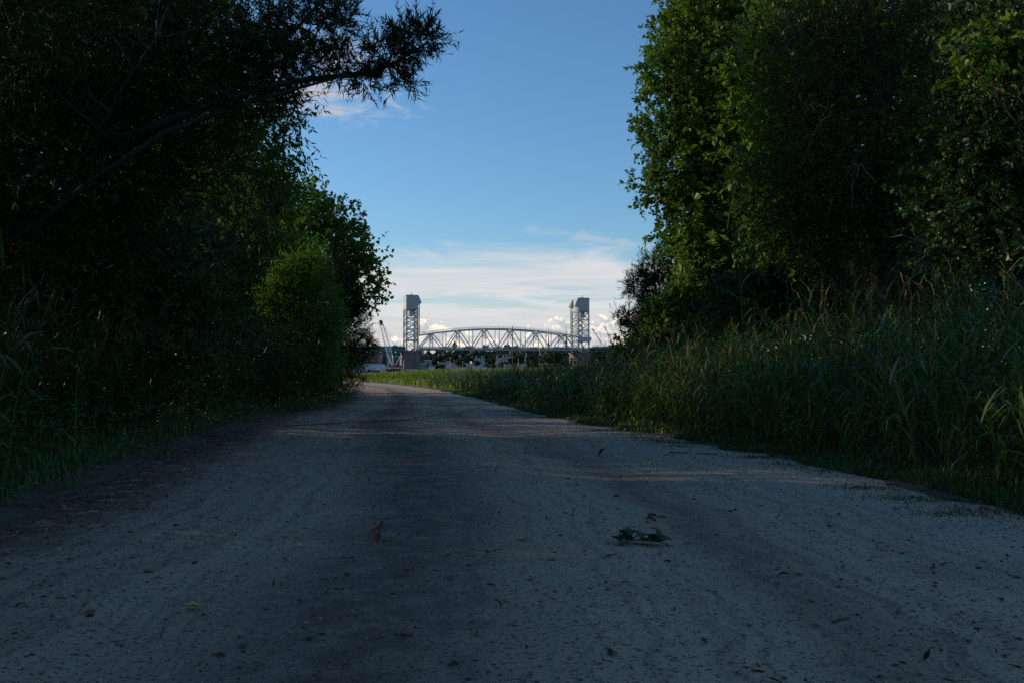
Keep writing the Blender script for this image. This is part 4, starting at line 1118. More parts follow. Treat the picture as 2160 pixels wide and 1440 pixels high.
make_tree('bayberry_shrub', 'green rounded shrub joining the reeds to the right wood', (3.9, 24.0),
          [lobe(1405, 700, 24, 50, 56, .6), lobe(1350, 738, 23.6, 44, 26, .5), lobe(1450, 650, 24.2, 44, 70, .6), lobe(1440, 740, 23.8, 60, 44, .6), lobe(1385, 655, 24.1, 22, 26, .3, 1.6), lobe(1318, 742, 23.4, 22, 14, .3, 1.6)],
          1500, 'broad', 0.105, M['oak'], sprig_len=0.28, n_leaf=10, trunk_r=0.05, n_limb=7, seed=49, cat='shrub')
make_tree('cedar_sapling', 'young cedar with two feathery boughs toward the right tower', (4.1, 28),
          [lobe(1400, 640, 28, 52, 70, .6), lobe(1350, 605, 27.8, 28, 30, .35, 2.4), lobe(1372, 570, 27.8, 22, 34, .3, 1.8), lobe(1345, 680, 27.8, 34, 20, .35, 2.4), lobe(1318, 668, 27.7, 22, 10, .2, 2.6), lobe(1380, 720, 28, 60, 40, .5), lobe(1400, 545, 28, 16, 26, .25, 2.0)],
          2400, 'needle', 0.105, M['cedar_r'], sprig_len=0.26, n_leaf=13, trunk_r=0.06, n_limb=9, seed=27, spread=0.6, droop=0.0, cat='tree')
make_tree('red_cedar', 'big dark cedar with bare twigs behind the reeds at right', (5.6, 14.9),
          [lobe(1860, 250, 14.5, 230, 300, 1.5), lobe(1720, 120, 14.8, 130, 190, 1.1), lobe(1700, 420, 14.6, 140, 150, 1.0), lobe(1850, 520, 14.6, 220, 120, 1.2), lobe(1860, -60, 14.5, 180, 200, 1.2)],
          5600, 'needle', 0.085, M['cedar_r'], sprig_len=0.24, n_leaf=15, trunk_r=0.17, n_limb=11, seed=29, spread=0.62, droop=0.05, shell=0.1, dead=24, bark='bark_dark', limb_r=.35)
make_tree('sweetgum_tree', 'dark broadleaf tree with a yellowish vine at the right edge', (6.6, 12.0),
          [lobe(2140, 150, 12, 150, 300, 1.2), lobe(2060, 420, 12.4, 130, 180, 1.0), lobe(2190, 520, 12, 130, 160, 1.0)],
          3600, 'broad', 0.072, M['under'], sprig_len=0.28, n_leaf=13, trunk_r=0.14, seed=31, dead=5)
make_tree('young_oak', 'slender oak with small bright leaves in front of the right cedar', (4.9, 15.5),
          [lobe(1660, 150, 16, 95, 170, .8), lobe(1740, 330, 15.6, 110, 110, .7), lobe(1620, 400, 16, 70, 120, .7), lobe(1800, 120, 15.2, 90, 110, .6), lobe(1690, 500, 15.8, 100, 60, .6), lobe(1950, 330, 14.2, 110, 130, .6)],
          2600, 'broad', 0.08, M['vine'], sprig_len=0.30, n_leaf=10, trunk_r=0.06, n_limb=9, seed=45, shell=.3, dead=5)
make_tree('grape_vine', 'pale yellow green vine hanging at the upper right edge', (5.9, 10.9),
          [lobe(2120, 110, 11.2, 60, 60, .3, 1.5), lobe(2150, 60, 11.2, 40, 60, .25), lobe(2050, 90, 11.3, 60, 24, .2)],
          170, 'broad', 0.11, M['vine'], sprig_len=0.30, n_leaf=7, trunk_r=0.02, n_limb=4, seed=33, droop=0.4, cat='vine')
make_tree('background_tree', 'tall tree deep in the wood behind the right cedar', (10.5, 23),
          [lobe(1800, 250, 24, 280, 330, 2.2), lobe(2080, 250, 23, 250, 340, 2.2), lobe(1750, 560, 24, 240, 150, 1.8), lobe(2050, 580, 23, 240, 140, 1.8)],
          4500, 'broad', 0.21, M['oak'], sprig_len=0.5, n_leaf=10, trunk_r=0.22, seed=35)
make_tree('background_tree', 'broad tree behind the oak at right', (10.0, 36),
          [lobe(1620, 150, 36, 190, 300, 2.4), lobe(1640, 520, 36, 220, 180, 2.4), lobe(1530, 620, 35, 110, 100, 1.8)],
          3300, 'broad', 0.28, M['maple'], sprig_len=0.6, n_leaf=10, trunk_r=0.2, seed=37)
make_tree('glossy_shrub', 'shrub with glossy bluish leaves in the right understory', (5.6, 18),
          [lobe(1690, 560, 18, 110, 75, .8), lobe(1760, 610, 17.6, 120, 80, .8), lobe(1600, 640, 18.4, 110, 70, .8), lobe(1880, 640, 16, 160, 80, .9)],
          2300, 'lance', 0.13, M['under'], sprig_len=0.32, n_leaf=9, trunk_r=0.05, n_limb=8, seed=39, cat='shrub')

# wood behind the camera shades the lane; unseen left copies added to block sun
_by = {o.get('label'): o for o in col.objects if o.get('category')}
for src, x_, y_, r_, lab in (('black shaded understory tree below the cedar at left', -7.6, 5.0, 1.0, 'unseen understory tree added left of the camera'), ('dark understory tree between the ash and the saltbush', -6.6, 0.5, 2.2, 'unseen understory tree added left of and behind the camera'),
                             ('dark understory tree between the ash and the saltbush', -6.4, 3.3, 0.4, 'unseen understory tree added close on the left of the camera'),
                             ('tree at the far left edge of the frame', -11.0, 13.5, 1.1, 'unseen broadleaf tree added inside the wood at left, nearest the ash'), ('tree at the far left edge of the frame', -12.5, 7.0, 4.0, 'unseen broadleaf tree added inside the wood at far left'),
                             ('tree at the far left edge of the frame', -11.5, 1.0, 5.0, 'unseen broadleaf tree added far left of the camera'), ('black shaded understory tree below the cedar at left', -9.4, 2.6, 2.0, 'unseen understory tree added farther left of the camera'),
                             ('black shaded understory tree below the cedar at left', -9.0, 9.0, 3.0, 'unseen understory tree added deep in the wood at left'),
                             ('tree at the far left edge of the frame', -5.0, -4.0, 2.5, 'broadleaf tree behind the camera on the left'), ('tree at the far left edge of the frame', 5.2, -3.0, 0.4, 'broadleaf tree behind the camera on the right'),
                             ('dark broadleaf tree with a yellowish vine at the right edge', 5.0, -8.0, 3.6, 'broadleaf tree far behind the camera on the right'), ('tree at the far left edge of the frame', -4.8, -10.0, 1.5, 'broadleaf tree far behind the camera on the left')):
    c_ = copy_tree(_by[src]); c_.location = (x_, y_, 0); c_.rotation_euler = (0, 0, r_); c_['label'] = lab; c_['group'] = 'trees beside and behind the camera'

# dense hidden thicket, added under the left wood to block sun streaks
rt = np.random.default_rng(91); n = 15000
yy = rt.uniform(-6, 34, n); xx = xl(yy) - 3.2 - 6.0 * rt.uniform(0, 1, n)
P = np.stack([xx, yy, 3.4 * rt.uniform(0, 1, n) * (0.75 + .5 * vnoise(xx * .5, yy * .5, 71))], -1); N = unit(rt.normal(0, 1, (n, 3)))
ta = Acc(); put_leaves(ta, 'broad', P, unit(np.cross(N, rt.normal(0, 1, (n, 3)))), N, rt.uniform(.12, .30, n), rt.uniform(0, 1, n))
ta.build('thicket', M['under'], None, label='dense dark hidden thicket added under the left wood to block low sun', cat='thicket', kind='stuff')

# ------------------------------------------------------------------ reeds and grasses
def reed_mass(acc, plume, rng, x, y, h, n_leaf=9, leaf_len=0.42, leaf_w=0.018, lean=0.16, wind=(0, 0), p_plume=0.08):
    n = len(x); z = land_z(x, y)
    base = np.stack([x, y, z - .02], -1)
    la = rng.uniform(0, 6.28, n); lm = np.abs(rng.normal(0, lean, n))
    ld = np.stack([np.cos(la) * lm + wind[0], np.sin(la) * lm + wind[1], np.zeros(n)], -1)
    def stem(f): return base + np.array((0, 0, 1.0)) * (f * h)[..., None] + ld * ((f ** 1.8) * h)[..., None]
    fs = [stem(np.full(n, f)) for f in (0, .35, .7, 1.0)]
    tint = np.clip(rng.uniform(0, .8, n), 0, .95)
    w = np.array((.006, .0055, .004, .0015)) * (leaf_w / .018)
    for s in ((1, 0, 0), (0, 1, 0)):
        s = np.array(s)
        V = np.stack([p + s * w[i] * k for i, p in enumerate(fs) for k in (-1, 1)], 1)
        b = np.arange(n)[:, None] * 8
        acc.add(V.reshape(-1, 3), np.concatenate([b + (0, 1, 3, 2), b + (2, 3, 5, 4), b + (4, 5, 7, 6)]), np.repeat(tint * .6, 8))
    az0 = rng.uniform(0, 6.28, n)
    m = n * n_leaf
    f = np.tile(np.linspace(.06, .98, n_leaf), (n, 1)) + rng.uniform(-.04, .04, (n, n_leaf))
    az = az0[:, None] + np.arange(n_leaf)[None] * math.pi + rng.normal(0, .55, (n, n_leaf))
    P0 = (base[:, None] + np.array((0, 0, 1.0)) * (f * h[:, None])[..., None] + ld[:, None] * ((f ** 1.8) * h[:, None])[..., None]).reshape(m, 3)
    az = az.ravel(); L = (leaf_len * rng.uniform(.6, 1.25, (n, n_leaf)) * (1 - .35 * np.abs(f - .6))).ravel()
    el = rng.uniform(.7, 1.35, m); drop = rng.uniform(.2, 1.8, m)
    D0 = np.stack([np.cos(az), np.sin(az), np.zeros(m)], -1); D0 = D0 + np.array((wind[0], wind[1], 0)) * 1.2
    S = unit(np.cross(D0, np.array((0, 0, 1.0))) + rng.normal(0, .25, (m, 3)))
    W = leaf_w * rng.uniform(.6, 1.3, m)
    pts = [P0]; e_ = el.copy(); p = P0
    for k in range(3):
        p = p + (D0 * np.cos(e_)[:, None] + np.array((0, 0, 1.0)) * np.sin(e_)[:, None]) * (L / 3)[:, None]; pts.append(p); e_ = e_ - drop * .55
    ww = (.55, 1.0, .75)
    V = np.stack([pts[k] + S * (W * ww[k] * s)[:, None] * .5 for k in range(3) for s in (-1, 1)] + [pts[3]], 1)
    b = np.arange(m)[:, None] * 7
    tl_ = np.clip(rng.uniform(0, .75, m) + np.repeat(tint, n_leaf) * .2 + (f.ravel() < .3) * rng.uniform(-.1, .5, m), 0, 1)
    tl_ = np.where(rng.uniform(0, 1, m) < .05, 1.0, np.minimum(tl_, .94))
    kk = acc.n
    acc.add(V.reshape(-1, 3), np.concatenate([b + (0, 1, 3, 2), b + (2, 3, 5, 4)]), np.repeat(tl_, 7))
    acc.F.append((b + (4, 5, 6)) + kk)
    # feathery plumes on some
    idx = np.nonzero(rng.uniform(0, 1, n) < p_plume)[0]
    if plume is not None and len(idx):
        tip = fs[3][idx]; dr = unit(fs[3][idx] - fs[2][idx] + np.stack([rng.normal(0, .08, len(idx)), rng.normal(0, .08, len(idx)), np.zeros(len(idx))], -1))
        q = 26
        ff = rng.uniform(-.2, 1, (len(idx), q)); Pq = tip[:, None] + dr[:, None] * (ff * .2)[..., None] + rng.normal(0, .008, (len(idx), q, 3))
        Tq = unit(dr[:, None] * 1.0 + rng.normal(0, .33, (len(idx), q, 3)) + np.array((wind[0], wind[1], -.25)))
        put_leaves(plume, 'needle', Pq.reshape(-1, 3), Tq.reshape(-1, 3), unit(rng.normal(0, 1, (len(idx) * q, 3))), rng.uniform(.05, .11, len(idx) * q), rng.uniform(0, 1, len(idx) * q))


def blades(acc, rng, x, y, h, w, lean=.35, z=None):
    n = len(x); z = land_z(x, y) if z is None else z
    a_ = rng.uniform(0, 6.28, n); d = np.stack([np.cos(a_), np.sin(a_), np.zeros(n)], -1) * np.abs(rng.normal(0, lean, n))[:, None]
    s = np.stack([np.cos(a_ + 1.57 + rng.normal(0, .5, n)), np.sin(a_ + 1.57 + rng.normal(0, .5, n)), np.zeros(n)], -1)
    B = np.stack([x, y, z - .01], -1); up_ = np.array((0, 0, 1.0))
    m_ = B + up_ * (h * .6)[:, None] + d * (h * .35)[:, None]; t_ = B + up_ * h[:, None] * (1 - .25 * np.linalg.norm(d, axis=1))[:, None] + d * h[:, None]
    w = np.broadcast_to(w, (n,))[:, None] * .5
    V = np.stack([B - s * w, B + s * w, m_ - s * w * .8, m_ + s * w * .8, t_], 1)
    b = np.arange(n)[:, None] * 5; kk = acc.n
    acc.add(V.reshape(-1, 3), b + (0, 1, 3, 2), np.repeat(rng.uniform(0, 1, n), 5)); acc.F.append((b + (2, 3, 4)) + kk)


rng = np.random.default_rng(77)


def bank_top(x, y):
    """height of the reed bank: low towards the river meadow, tall beside the wood"""
    px = 1080 + F_PX * x / y
    yt = np.interp(px, (700, 760, 800, 880, 1000, 1100, 1200, 1260, 1320, 1400, 1500, 1600, 1700, 1900, 2150, 2400), (791, 790, 785, 779, 776, 773, 769, 760, 738, 715, 702, 688, 668, 622, 560, 510))
    return np.maximum(.18, CAM_H + (HORIZON - yt) / F_PX * y)


# right reed bank
ra, pa = Acc(), Acc()
n = 1750; y = 3.6 + 12 * rng.uniform(0, 1, n) ** .9; x = xr(y) + .18 + 4.4 * rng.uniform(0, 1, n) ** 1.25
rise = .32 + .68 * np.clip((x - xr(y) - .1) / 1.7, 0, 1)
h = np.minimum((1.75 + .35 * np.clip((9 - y) / 5, 0, 1)) * rise * rng.uniform(.55, 1.15, n), bank_top(x, y) * rng.uniform(.55, 1.05, n))
reed_mass(ra, pa, rng, x, y, h, 9, .40, .0185, .24, p_plume=.04)
n = 3900; y = 14 + 34 * rng.uniform(0, 1, n); x = xr(y) + .2 + (5.0 + (y - 14) * .10) * rng.uniform(0, 1, n)
rise = .32 + .68 * np.clip((x - xr(y) - .1) / 2.0, 0, 1)
h = np.minimum(1.75 * rise * rng.uniform(.55, 1.15, n), np.maximum(.2, bank_top(x, y) - .25) * rng.uniform(.55, 1.0, n))
reed_mass(ra, pa, rng, x, y, h, 8, .38, .025, .22, p_plume=.03)
ra.build('reed_bed', M['reed'], None, label='dense bank of tall green reeds along the right side of the road', cat='reeds', kind='stuff')
pa.build('reed_plumes', M['plume'], None, label='feathery brown plumes above the right reed bank', cat='reeds', kind='stuff')
# dry standing stalks of last year among the green reeds
da, dp = Acc(), Acc()
n = 260; y = 4.5 * (40 / 4.5) ** rng.uniform(0, 1, n); x = xr(y) + .4 + 3.4 * rng.uniform(0, 1, n)
reed_mass(da, dp, rng, x, y, np.minimum(1.9 * rng.uniform(.5, 1.1, n), bank_top(x, y) * rng.uniform(.7, 1.12, n)), 5, .34, .018, .38, p_plume=.5)
da.build('dry_stalks', M['dry'], None, label='dry tan stalks standing among the right reeds', cat='reeds', kind='stuff')
dp.build('reed_plumes', M['plume'], None, label='seed heads of the dry stalks in the right reeds', cat='reeds', kind='stuff')
# left reeds, sparser and mixed with weeds
ra, pa = Acc(), Acc()
n = 420; y = 4.5 + 7 * rng.uniform(0, 1, n); x = xl(y) - .5 - 2.2 * rng.uniform(0, 1, n)
reed_mass(ra, pa, rng, x, y, 1.15 * rng.uniform(.7, 1.25, n), 9, .44, .016, .22, (.12, 0), .12)
n = 1500; y = 9 + 26 * rng.uniform(0, 1, n); x = xl(y) - .5 - 2.4 * rng.uniform(0, 1, n) ** 1.2
reed_mass(ra, pa, rng, x, y, (1.15 + .25 * np.clip((y - 12) / 8, 0, 1)) * rng.uniform(.6, 1.15, n), 8, .42, .021, .2, (.10, 0), .05)
ra.build('reed_bed', M['reed_shade_tint'], None, label='reeds and tall grass in shade-darkened colours along the left side of the road', cat='reeds', kind='stuff')
pa.build('reed_plumes', M['plume'], None, label='plumes of the shaded reeds on the left verge', cat='reeds', kind='stuff')
# weeds on the left bank
wa = Acc(); n = 3400
y = 3.8 + 30 * rng.uniform(0, 1, n) ** 1.4; x = xl(y) - .25 - 2.6 * rng.uniform(0, 1, n)
C = np.stack([x, y, land_z(x, y) + rng.uniform(0, .75, n) * np.clip((xl(y) - x) / .9, .1, 1)], -1)
Dr = rng.normal(0, .45, (n, 3)); Dr[:, 2] += .8; Dr = unit(Dr)
sprigs(wa, None, rng, C, Dr, .26, 9, 'lance', .075, .9, .2)
wa.build('weeds', M['under'], None, label='dark leafy weeds crowding the left edge of the road', cat='weeds', kind='stuff')
wa = Acc(); n = 2600
y = 4 + 26 * rng.uniform(0, 1, n) ** 1.3; x = xr(y) + .5 + 3.2 * rng.uniform(0, 1, n)
C = np.stack([x, y, land_z(x, y) + rng.uniform(0, 1.05, n) * np.clip((x - xr(y)) / 1.4, .1, 1)], -1)
Dr = rng.normal(0, .45, (n, 3)); Dr[:, 2] += .8; Dr = unit(Dr)
sprigs(wa, None, rng, C, Dr, .24, 8, 'lance', .07, .9, .2)
wa.build('weeds', M['under'], None, label='low leafy weeds under the right reed bank', cat='weeds', kind='stuff')
# verge grass on both sides
ga = Acc()
n = 23000; y = 3.2 * (40 / 3.2) ** rng.uniform(0, 1, n); off = np.abs(rng.normal(0, .26, n)) - .06 + .35 * (vnoise(y * 1.3, 0 * y, 41) - .5)
x = xr(y) + off; blades(ga, rng, x, y, (.05 + .13 * np.clip(off, 0, 1)) * rng.uniform(.5, 1.6, n) + .02, .006 + .0004 * y, .45)
# spreading tufts creeping onto the road at right
n = 5000; k_ = rng.integers(0, 26, n); ty = rng.uniform(5, 20, 26); tx_ = xr(ty) - rng.uniform(.05, .55, 26)
x = tx_[k_] + rng.normal(0, .16, n); y = ty[k_] + rng.normal(0, .10, n); blades(ga, rng, x, y, .03 * rng.uniform(.5, 1.6, n), .006, .7, np.maximum(road_rel(x, y), land_z(x, y)))
ga.build('verge_grass', M['grass'], None, label='short green grass fringing the right edge of the road', cat='grass', kind='stuff')
ga = Acc()
n = 20000; y = 3.4 * (40 / 3.4) ** rng.uniform(0, 1, n); off = np.abs(rng.normal(0, .45, n)) - .10 + .30 * (vnoise(y * 1.3, 0 * y, 43) - .5)
keep = (off > .12) | (rng.uniform(0, 1, n) < .35); y, off = y[keep], off[keep]; n = len(y)
x = xl(y) - off; blades(ga, rng, x, y, (.05 + .2 * np.clip(off, 0, 1)) * rng.uniform(.5, 1.6, n) + .02, .006 + .0004 * y, .45)
ga.build('verge_grass', M['grass'], None, label='short grass fringing the left edge of the road', cat='grass', kind='stuff')
# open meadow beyond the bend
ga = Acc()
n = 50000; y = 36 * (260 / 36) ** rng.uniform(0, 1, n); x = xr(y) + .3 + rng.uniform(0, 1, n) ** 1.2 * (20 + y * .35)
tall = np.clip((x - xr(y)) / 7, 0, 1)
h = np.minimum((.28 + .75 * tall * (0.5 + vnoise(x * .25, y * .12, 51))) * rng.uniform(.55, 1.3, n), bank_top(x, y) * rng.uniform(.6, 1.05, n))
blades(ga, rng, x, y, h, .012 + .0006 * y, .35)
ga.build('meadow_grass', M['meadow'], None, label='sunlit yellow green meadow grass beyond the road bend', cat='grass', kind='stuff')
ga = Acc(); n = 9000; y = 50 * (240 / 50) ** rng.uniform(0, 1, n); x = xl(y) - .3 - rng.uniform(0, 1, n) * (8 + y * .3)
blades(ga, rng, x, y, np.minimum((.35 + .5 * vnoise(x * .3, y * .2, 52)) * rng.uniform(.5, 1.3, n), bank_top(x, y)), .012 + .0006 * y, .35)
ga.build('meadow_grass', M['meadow'], None, label='meadow grass left of the road behind the maple', cat='grass', kind='stuff')
# bushy weeds between the meadow and the right reeds
wa = Acc(); n = 4300
y = 30 + 60 * rng.uniform(0, 1, n) ** 1.3; x = xr(y) + 1.0 + rng.uniform(0, 1, n) * (9 + .1 * y)
hh = np.minimum((.85 + .5 * vnoise(x * .4, y * .25, 61)) * np.clip((x - xr(y)) / 2.5, .25, 1), np.maximum(.15, bank_top(x, y) - .42))
C = np.stack([x, y, land_z(x, y) + hh * rng.uniform(.1, .8, n)], -1)
Dr = rng.normal(0, .4, (n, 3)); Dr[:, 2] += .9; Dr = unit(Dr)
sprigs(wa, None, rng, C, Dr, .38, 9, 'lance', .15, .8, .2)
wa.build('weeds', M['weed'], None, label='bushy green weeds between the meadow and the right reeds', cat='weeds', kind='stuff')


# single reeds that stand clear of the bank
def single_reed(label, px, pyt, d, pxb, n_leaf=8, plume=True, seed=1, leaf_len=.42):
    rng = np.random.default_rng(seed)
    t_ = at(px, pyt, d); b_ = np.array((at(pxb, 800, d)[0], d, 0.0)); b_[2] = float(land_z(b_[0], d))
    e = empty('reed', b_, label=label, cat='reed', group='single reeds above the bank')
    h = t_ - b_
    f = np.linspace(0, 1, 8)[:, None]
    P = np.array((0, 0, h[2])) * f + np.array((h[0], 0, 0)) * f ** 2.2
    a = Acc(); a.tube(P, np.linspace(.0045, .0015, 8), 5, tint=.4); a.build('stem', M['reed'], e)
    if plume:
        a = Acc(); q = 46; ff = rng.uniform(.8, 1.02, q)
        Pq = np.stack([np.interp(ff, f[:, 0], P[:, i]) for i in range(3)], -1)
        dr = unit(P[-1] - P[-2]); Tq = unit(dr + rng.normal(0, .3, (q, 3)) + np.array((-.1, 0, -.2)))
        put_leaves(a, 'needle', Pq, Tq, unit(rng.normal(0, 1, (q, 3))), rng.uniform(.03, .08, q), rng.uniform(0, 1, q)); a.build('plume', M['plume'], e)
    for k in range(n_leaf):
        a = Acc(); f0 = .2 + .68 * k / n_leaf
        p = np.array([np.interp(f0, f[:, 0], P[:, i]) for i in range(3)]); az_ = (0.3 if k % 2 else 3.4) + rng.normal(0, .5)
        D_ = np.array((math.cos(az_), math.sin(az_), 0)); S_ = unit(np.cross(D_, (0, 0, 1.0)) + rng.normal(0, .3, 3)); L = leaf_len * rng.uniform(.7, 1.2); el_ = rng.uniform(.6, 1.2)
        pts = [p]
        for j in range(4): p = p + (D_ * math.cos(el_) + np.array((0, 0, 1)) * math.sin(el_)) * L / 4; pts.append(p); el_ -= rng.uniform(.2, .6)
        V = []
        for j, w in enumerate((.008, .018, .017, .011)): V += [pts[j] - S_ * w * .6, pts[j] + S_ * w * .6]
        V.append(pts[4]); a.add(V, [(0, 1, 3, 2), (2, 3, 5, 4), (4, 5, 7, 6)], rng.uniform(.1, .8)); a.F.append(np.array([[6, 7, 8]])); a.build('leaf', M['reed'], e)
    return e
for i, (px, pyt, d, pxb, lab) in enumerate(((1252, 697, 19, 1306, 'plumed reed leaning left beside the right tower'), (1278, 694, 19.5, 1318, 'second plumed reed leaning left, right of the tower'),
        (1300, 712, 18, 1316, 'upright reed at the left end of the reed bank'), (1556, 530, 11.5, 1572, 'tall pale leaved reed in front of the vine trunk'), (1895, 545, 9, 1900, 'tall reed before the dark cedar trunk'),
        (2050, 560, 8.4, 2062, 'tall reed left of the right frame edge'), (2118, 490, 7.6, 2135, 'tallest reed at the right frame edge'), (1990, 575, 8.6, 1996, 'slender reed between the two tallest on the right'),
        (1800, 570, 10, 1806, 'tall reed in the middle of the right bank'), (1660, 590, 11, 1668, 'reed standing before the glossy shrub'))):
    single_reed(lab, px, pyt, d, pxb, 8, i != 3, 100 + i)
for i, (px, pyt, d, pxb, lab) in enumerate(((70, 615, 6.6, -20, 'arching grass stalk at the left frame edge, topmost'), (105, 640, 6.4, 20, 'arching grass stalk at left, second one'), (60, 690, 6.2, -30, 'drooping grass stalk low at the left frame edge'), (165, 735, 7.4, 160, 'leafy goldenrod stalk among the left weeds'))):
    single_reed(lab, px, pyt, d, pxb, 10, i < 3, 140 + i, .36 if i < 3 else .14)

# ------------------------------------------------------------------ single things lying on the road
def leaf_m(name, c): M[name] = simple_mat(name, c, .7, scale=60)
leaf_m('leaf_dark', (0.022, 0.03, 0.014)); leaf_m('leaf_brown', (0.11, 0.05, 0.025)); leaf_m('leaf_yellow', (0.62, 0.46, 0.04)); leaf_m('leaf_green', (0.03, 0.075, 0.02)); leaf_m('leaf_pale', (0.30, 0.32, 0.26)); leaf_m('leaf_red', (0.10, 0.028, 0.02))
leaf_m('leaf_black', (0.02, 0.016, 0.014))


def fallen_leaf(label, px, py, size, mat, rz=0.0, curl=.25, shape='lobed', stem=.5, tilt=0.0, name='fallen_leaf'):
    p = ground_at(px, py); p[2] = float(road_rel(p[0], p[1])) + .004
    e = empty(name, p, rz, label=label, cat='leaf', group='leaves fallen on the road')
    a = Acc()
    if shape == 'lobed':
        out = [(0, 0), (.12, .2), (.2, .42), (.34, .26), (.48, .5), (.62, .26), (.82, .3), (1, 0)]
    else: out = [(0, 0), (.15, .13), (.35, .22), (.6, .22), (.82, .12), (1, 0)]
    half = lambda s: [(u * size, s * v * size, size * (curl * abs(v) * 1.6 + curl * .5 * math.sin(u * 3.1) + tilt * u) + .001) for u, v in out]
    mid = [(u * size, 0, size * (curl * .5 * math.sin(u * 3.1) + tilt * u) + .001) for u, v in out]
    n = len(out)
    for s in (1, -1):
        b = a.n; a.add(mid + half(s), [(i, i + 1, n + i + 1, n + i) if s == 1 else (i, n + i, n + i + 1, i + 1) for i in range(n - 1)])
    a.build('blade', M[mat], e)
    if stem:
        a = Acc(); a.tube([(0, 0, .002), (-stem * size * .6, .05 * size, .004), (-stem * size, .14 * size, .003)], [.0016, .0012, .001], 5); a.build('stalk', M[mat], e)
    return e


fallen_leaf('yellow leaf on the road at lower left', 390, 1283, .050, 'leaf_yellow', .3, .35, 'lobed', .3)
fallen_leaf('dark oval leaf right of centre, lower part of the road', 1640, 1212, .052, 'leaf_dark', .1, .35, 'oval', .2)
fallen_leaf('black curled leaf near the middle of the road', 940, 1186, .026, 'leaf_black', .4, .6, 'oval', .2)
d_ = fallen_leaf('dark leaf with a long thin stalk left of centre', 752, 1188, .042, 'leaf_black', math.pi, .3, 'oval', 0)
a = Acc(); a.tube([(.03, 0, .006), (.10, .004, .008), (.16, -.004, .004)], [.0015, .0015, .001], 5); a.build('stalk', M['leaf_black'], d_)
for i in range(3):
    fallen_leaf(('crumpled brown leaf standing upright, left of centre', 'brown leaf scrap behind the upright leaf', 'small dry leaf beside the upright leaf')[i], (786, 797, 806)[i], (1153, 1151, 1154)[i], (.062, .05, .03)[i], 'leaf_brown', (.6, 2.0, .2)[i], .3, 'lobed', .2, (1.6, 1.2, .4)[i])
fallen_leaf('curled dry brown leaf behind the green sprig', 1366, 1093, .055, 'leaf_brown', .3, .45, 'lobed', .5)
fallen_leaf('second dry leaf touching the curled brown one', 1378, 1096, .045, 'leaf_red', 2.6, .4, 'lobed', .3)
fallen_leaf('small green leaf left of the upright brown leaf', 562, 1138, .035, 'leaf_green', .1, .25, 'oval', .2)
fallen_leaf('small dark leaf at lower left below the yellow leaf', 423, 1306, .026, 'leaf_dark', .5, .5, 'oval', .2)
fallen_leaf('thin brown leaf below centre of the road', 838, 1226, .032, 'leaf_dark', .05, .15, 'oval', .3)
fallen_leaf('small reddish leaf below the black curled leaf', 945, 1231, .024, 'leaf_red', .4, .3, 'oval', .3)
fallen_leaf('flat dark leaf below the green sprig, on its left', 1310, 1238, .032, 'leaf_dark', .2, .35, 'oval', .3)
fallen_leaf('small olive leaf left of the green sprig', 1230, 1164, .028, 'leaf_dark', 0, .2, 'oval', .3)
fallen_leaf('pale curled leaf right of the dark oval leaf', 1795, 1205, .020, 'leaf_pale', .3, .6, 'oval', .2)
fallen_leaf('small red brown leaf at right beside the short twig', 1963, 1209, .026, 'leaf_red', .5, .8, 'oval', .2)
fallen_leaf('tiny curled leaf upper right on the road', 1748, 1116, .030, 'leaf_dark', .2, .5, 'oval', .2)
fallen_leaf('dark upright leaf far up the road, right of centre', 1264, 962, .07, 'leaf_black', .6, .4, 'lobed', .4, .8)
fallen_leaf('pale leaf scrap at the bottom of the road, centre', 930, 1369, .02, 'leaf_pale', .1, .3, 'oval', 0)


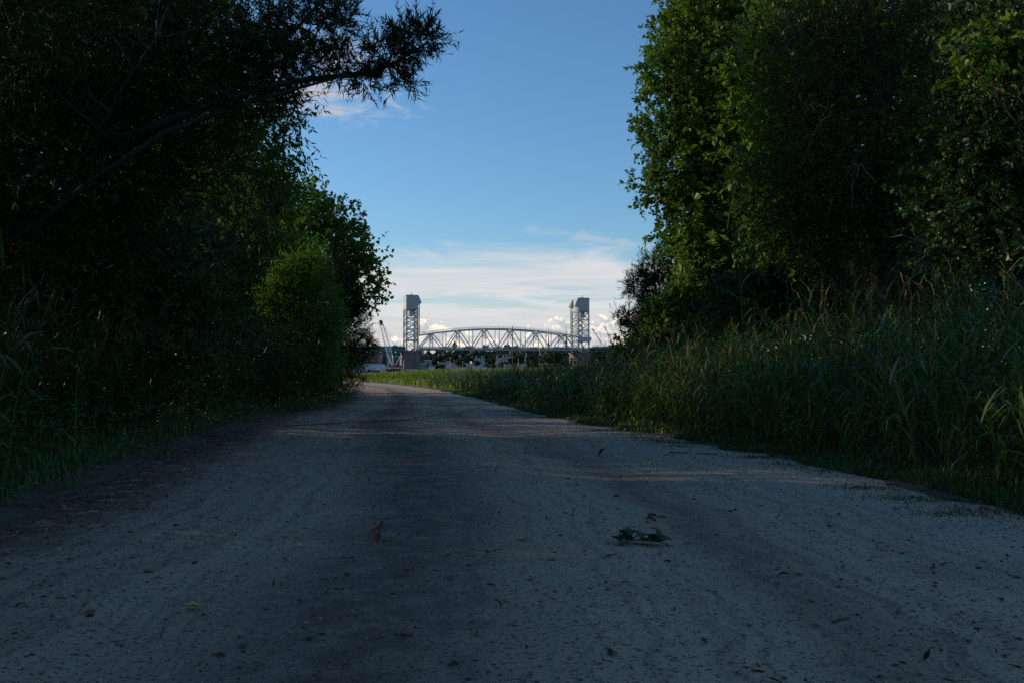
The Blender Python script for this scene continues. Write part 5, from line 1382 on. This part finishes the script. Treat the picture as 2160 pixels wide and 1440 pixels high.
def twig_thing(label, px0, py0, px1, py1, r=.003, forks=2, seed=1):
    rng = np.random.default_rng(seed)
    p0, p1 = ground_at(px0, py0), ground_at(px1, py1)
    for p in (p0, p1): p[2] = float(road_rel(p[0], p[1])) + .006
    e = empty('twig', p0, label=label, cat='twig', group='twigs on the road')
    t = np.linspace(0, 1, 7)[:, None]; P = (p1 - p0) * t + np.concatenate([np.zeros((1, 3)), np.cumsum(rng.normal(0, .006, (6, 3)), 0)]) * np.array((1, 1, .2)); P[:, 2] = np.abs(P[:, 2])
    a = Acc(); a.tube(P, np.linspace(r, r * .5, 7), 6); a.build('stem', M['leaf_black'], e)
    L = np.linalg.norm(p1 - p0)
    for k in range(forks):
        s = P[2 + 2 * k]; d = unit(p1 - p0 + rng.normal(0, .6, 3) * L) * L * .3; d[2] = abs(d[2]) * .3
        a = Acc(); a.tube([s, s + d * .5 + (0, 0, .004), s + d], [r * .6, r * .5, r * .3], 5); a.build('side_shoot', M['leaf_black'], e)
twig_thing('short crooked twig at the right side of the road', 1984, 1200, 2016, 1197, .003, 1, 1)
twig_thing('thin twig near the left edge of the road', 30, 1288, 62, 1284, .003, 1, 2)
twig_thing('twig at the foot of the right reed bank, left one', 1412, 957, 1450, 959, .006, 2, 3)
twig_thing('twig at the foot of the right reed bank, right one', 1470, 959, 1510, 962, .006, 2, 4)
twig_thing('long thin twig across the road at left', 600, 900, 950, 884, .006, 3, 5)
twig_thing('small dark twig at the lower right of the road', 1755, 1312, 1790, 1309, .003, 1, 6)

# green oak sprig broken off on the road
pc = ground_at(1392, 1150); pc[2] = float(road_rel(pc[0], pc[1])) + .004
sp = empty('oak_sprig', pc, label='broken green leafy sprig lying right of the road centre', cat='sprig')
a = Acc(); a.tube([(.035, -.02, .004), (0, 0, .012), (-.07, .005, .022), (-.14, 0, .018), (-.19, .005, .012)], [.0028, .0026, .0022, .0018, .0012], 6); a.build('stem', M['leaf_dark'], sp, smooth=True)
rs = np.random.default_rng(3)
for k in range(15):
    x_ = -.01 - .013 * k; a = Acc(); tv, tf = LEAF['lobed']
    az_ = rs.uniform(0, 6.28); T = unit(np.array([[math.cos(az_), math.sin(az_), rs.uniform(-.05, .75)]])); N = unit(rs.normal(0, .35, (1, 3)) + np.array((0, 0, 1)))
    put_leaves(a, 'lobed', np.array([[x_, 0, .018]]), T, N, .088 * rs.uniform(.8, 1.2), np.array([rs.uniform(0, .6)])); a.build('leaf', M['leaf_green'], sp)

# tuft of grass on the left of the road
pc = ground_at(232, 1052); pc[2] = float(road_rel(pc[0], pc[1]))
e = empty('grass_tuft', pc, label='small grass tuft growing on the left of the road', cat='grass tuft')
a = Acc(); q = 70; blades(a, np.random.default_rng(4), np.random.default_rng(5).normal(0, .06, q), np.random.default_rng(6).normal(0, .04, q), np.random.default_rng(7).uniform(.02, .09, q), .004, .8, np.zeros(q)); a.build('blades', M['grass'], e, kind='stuff')
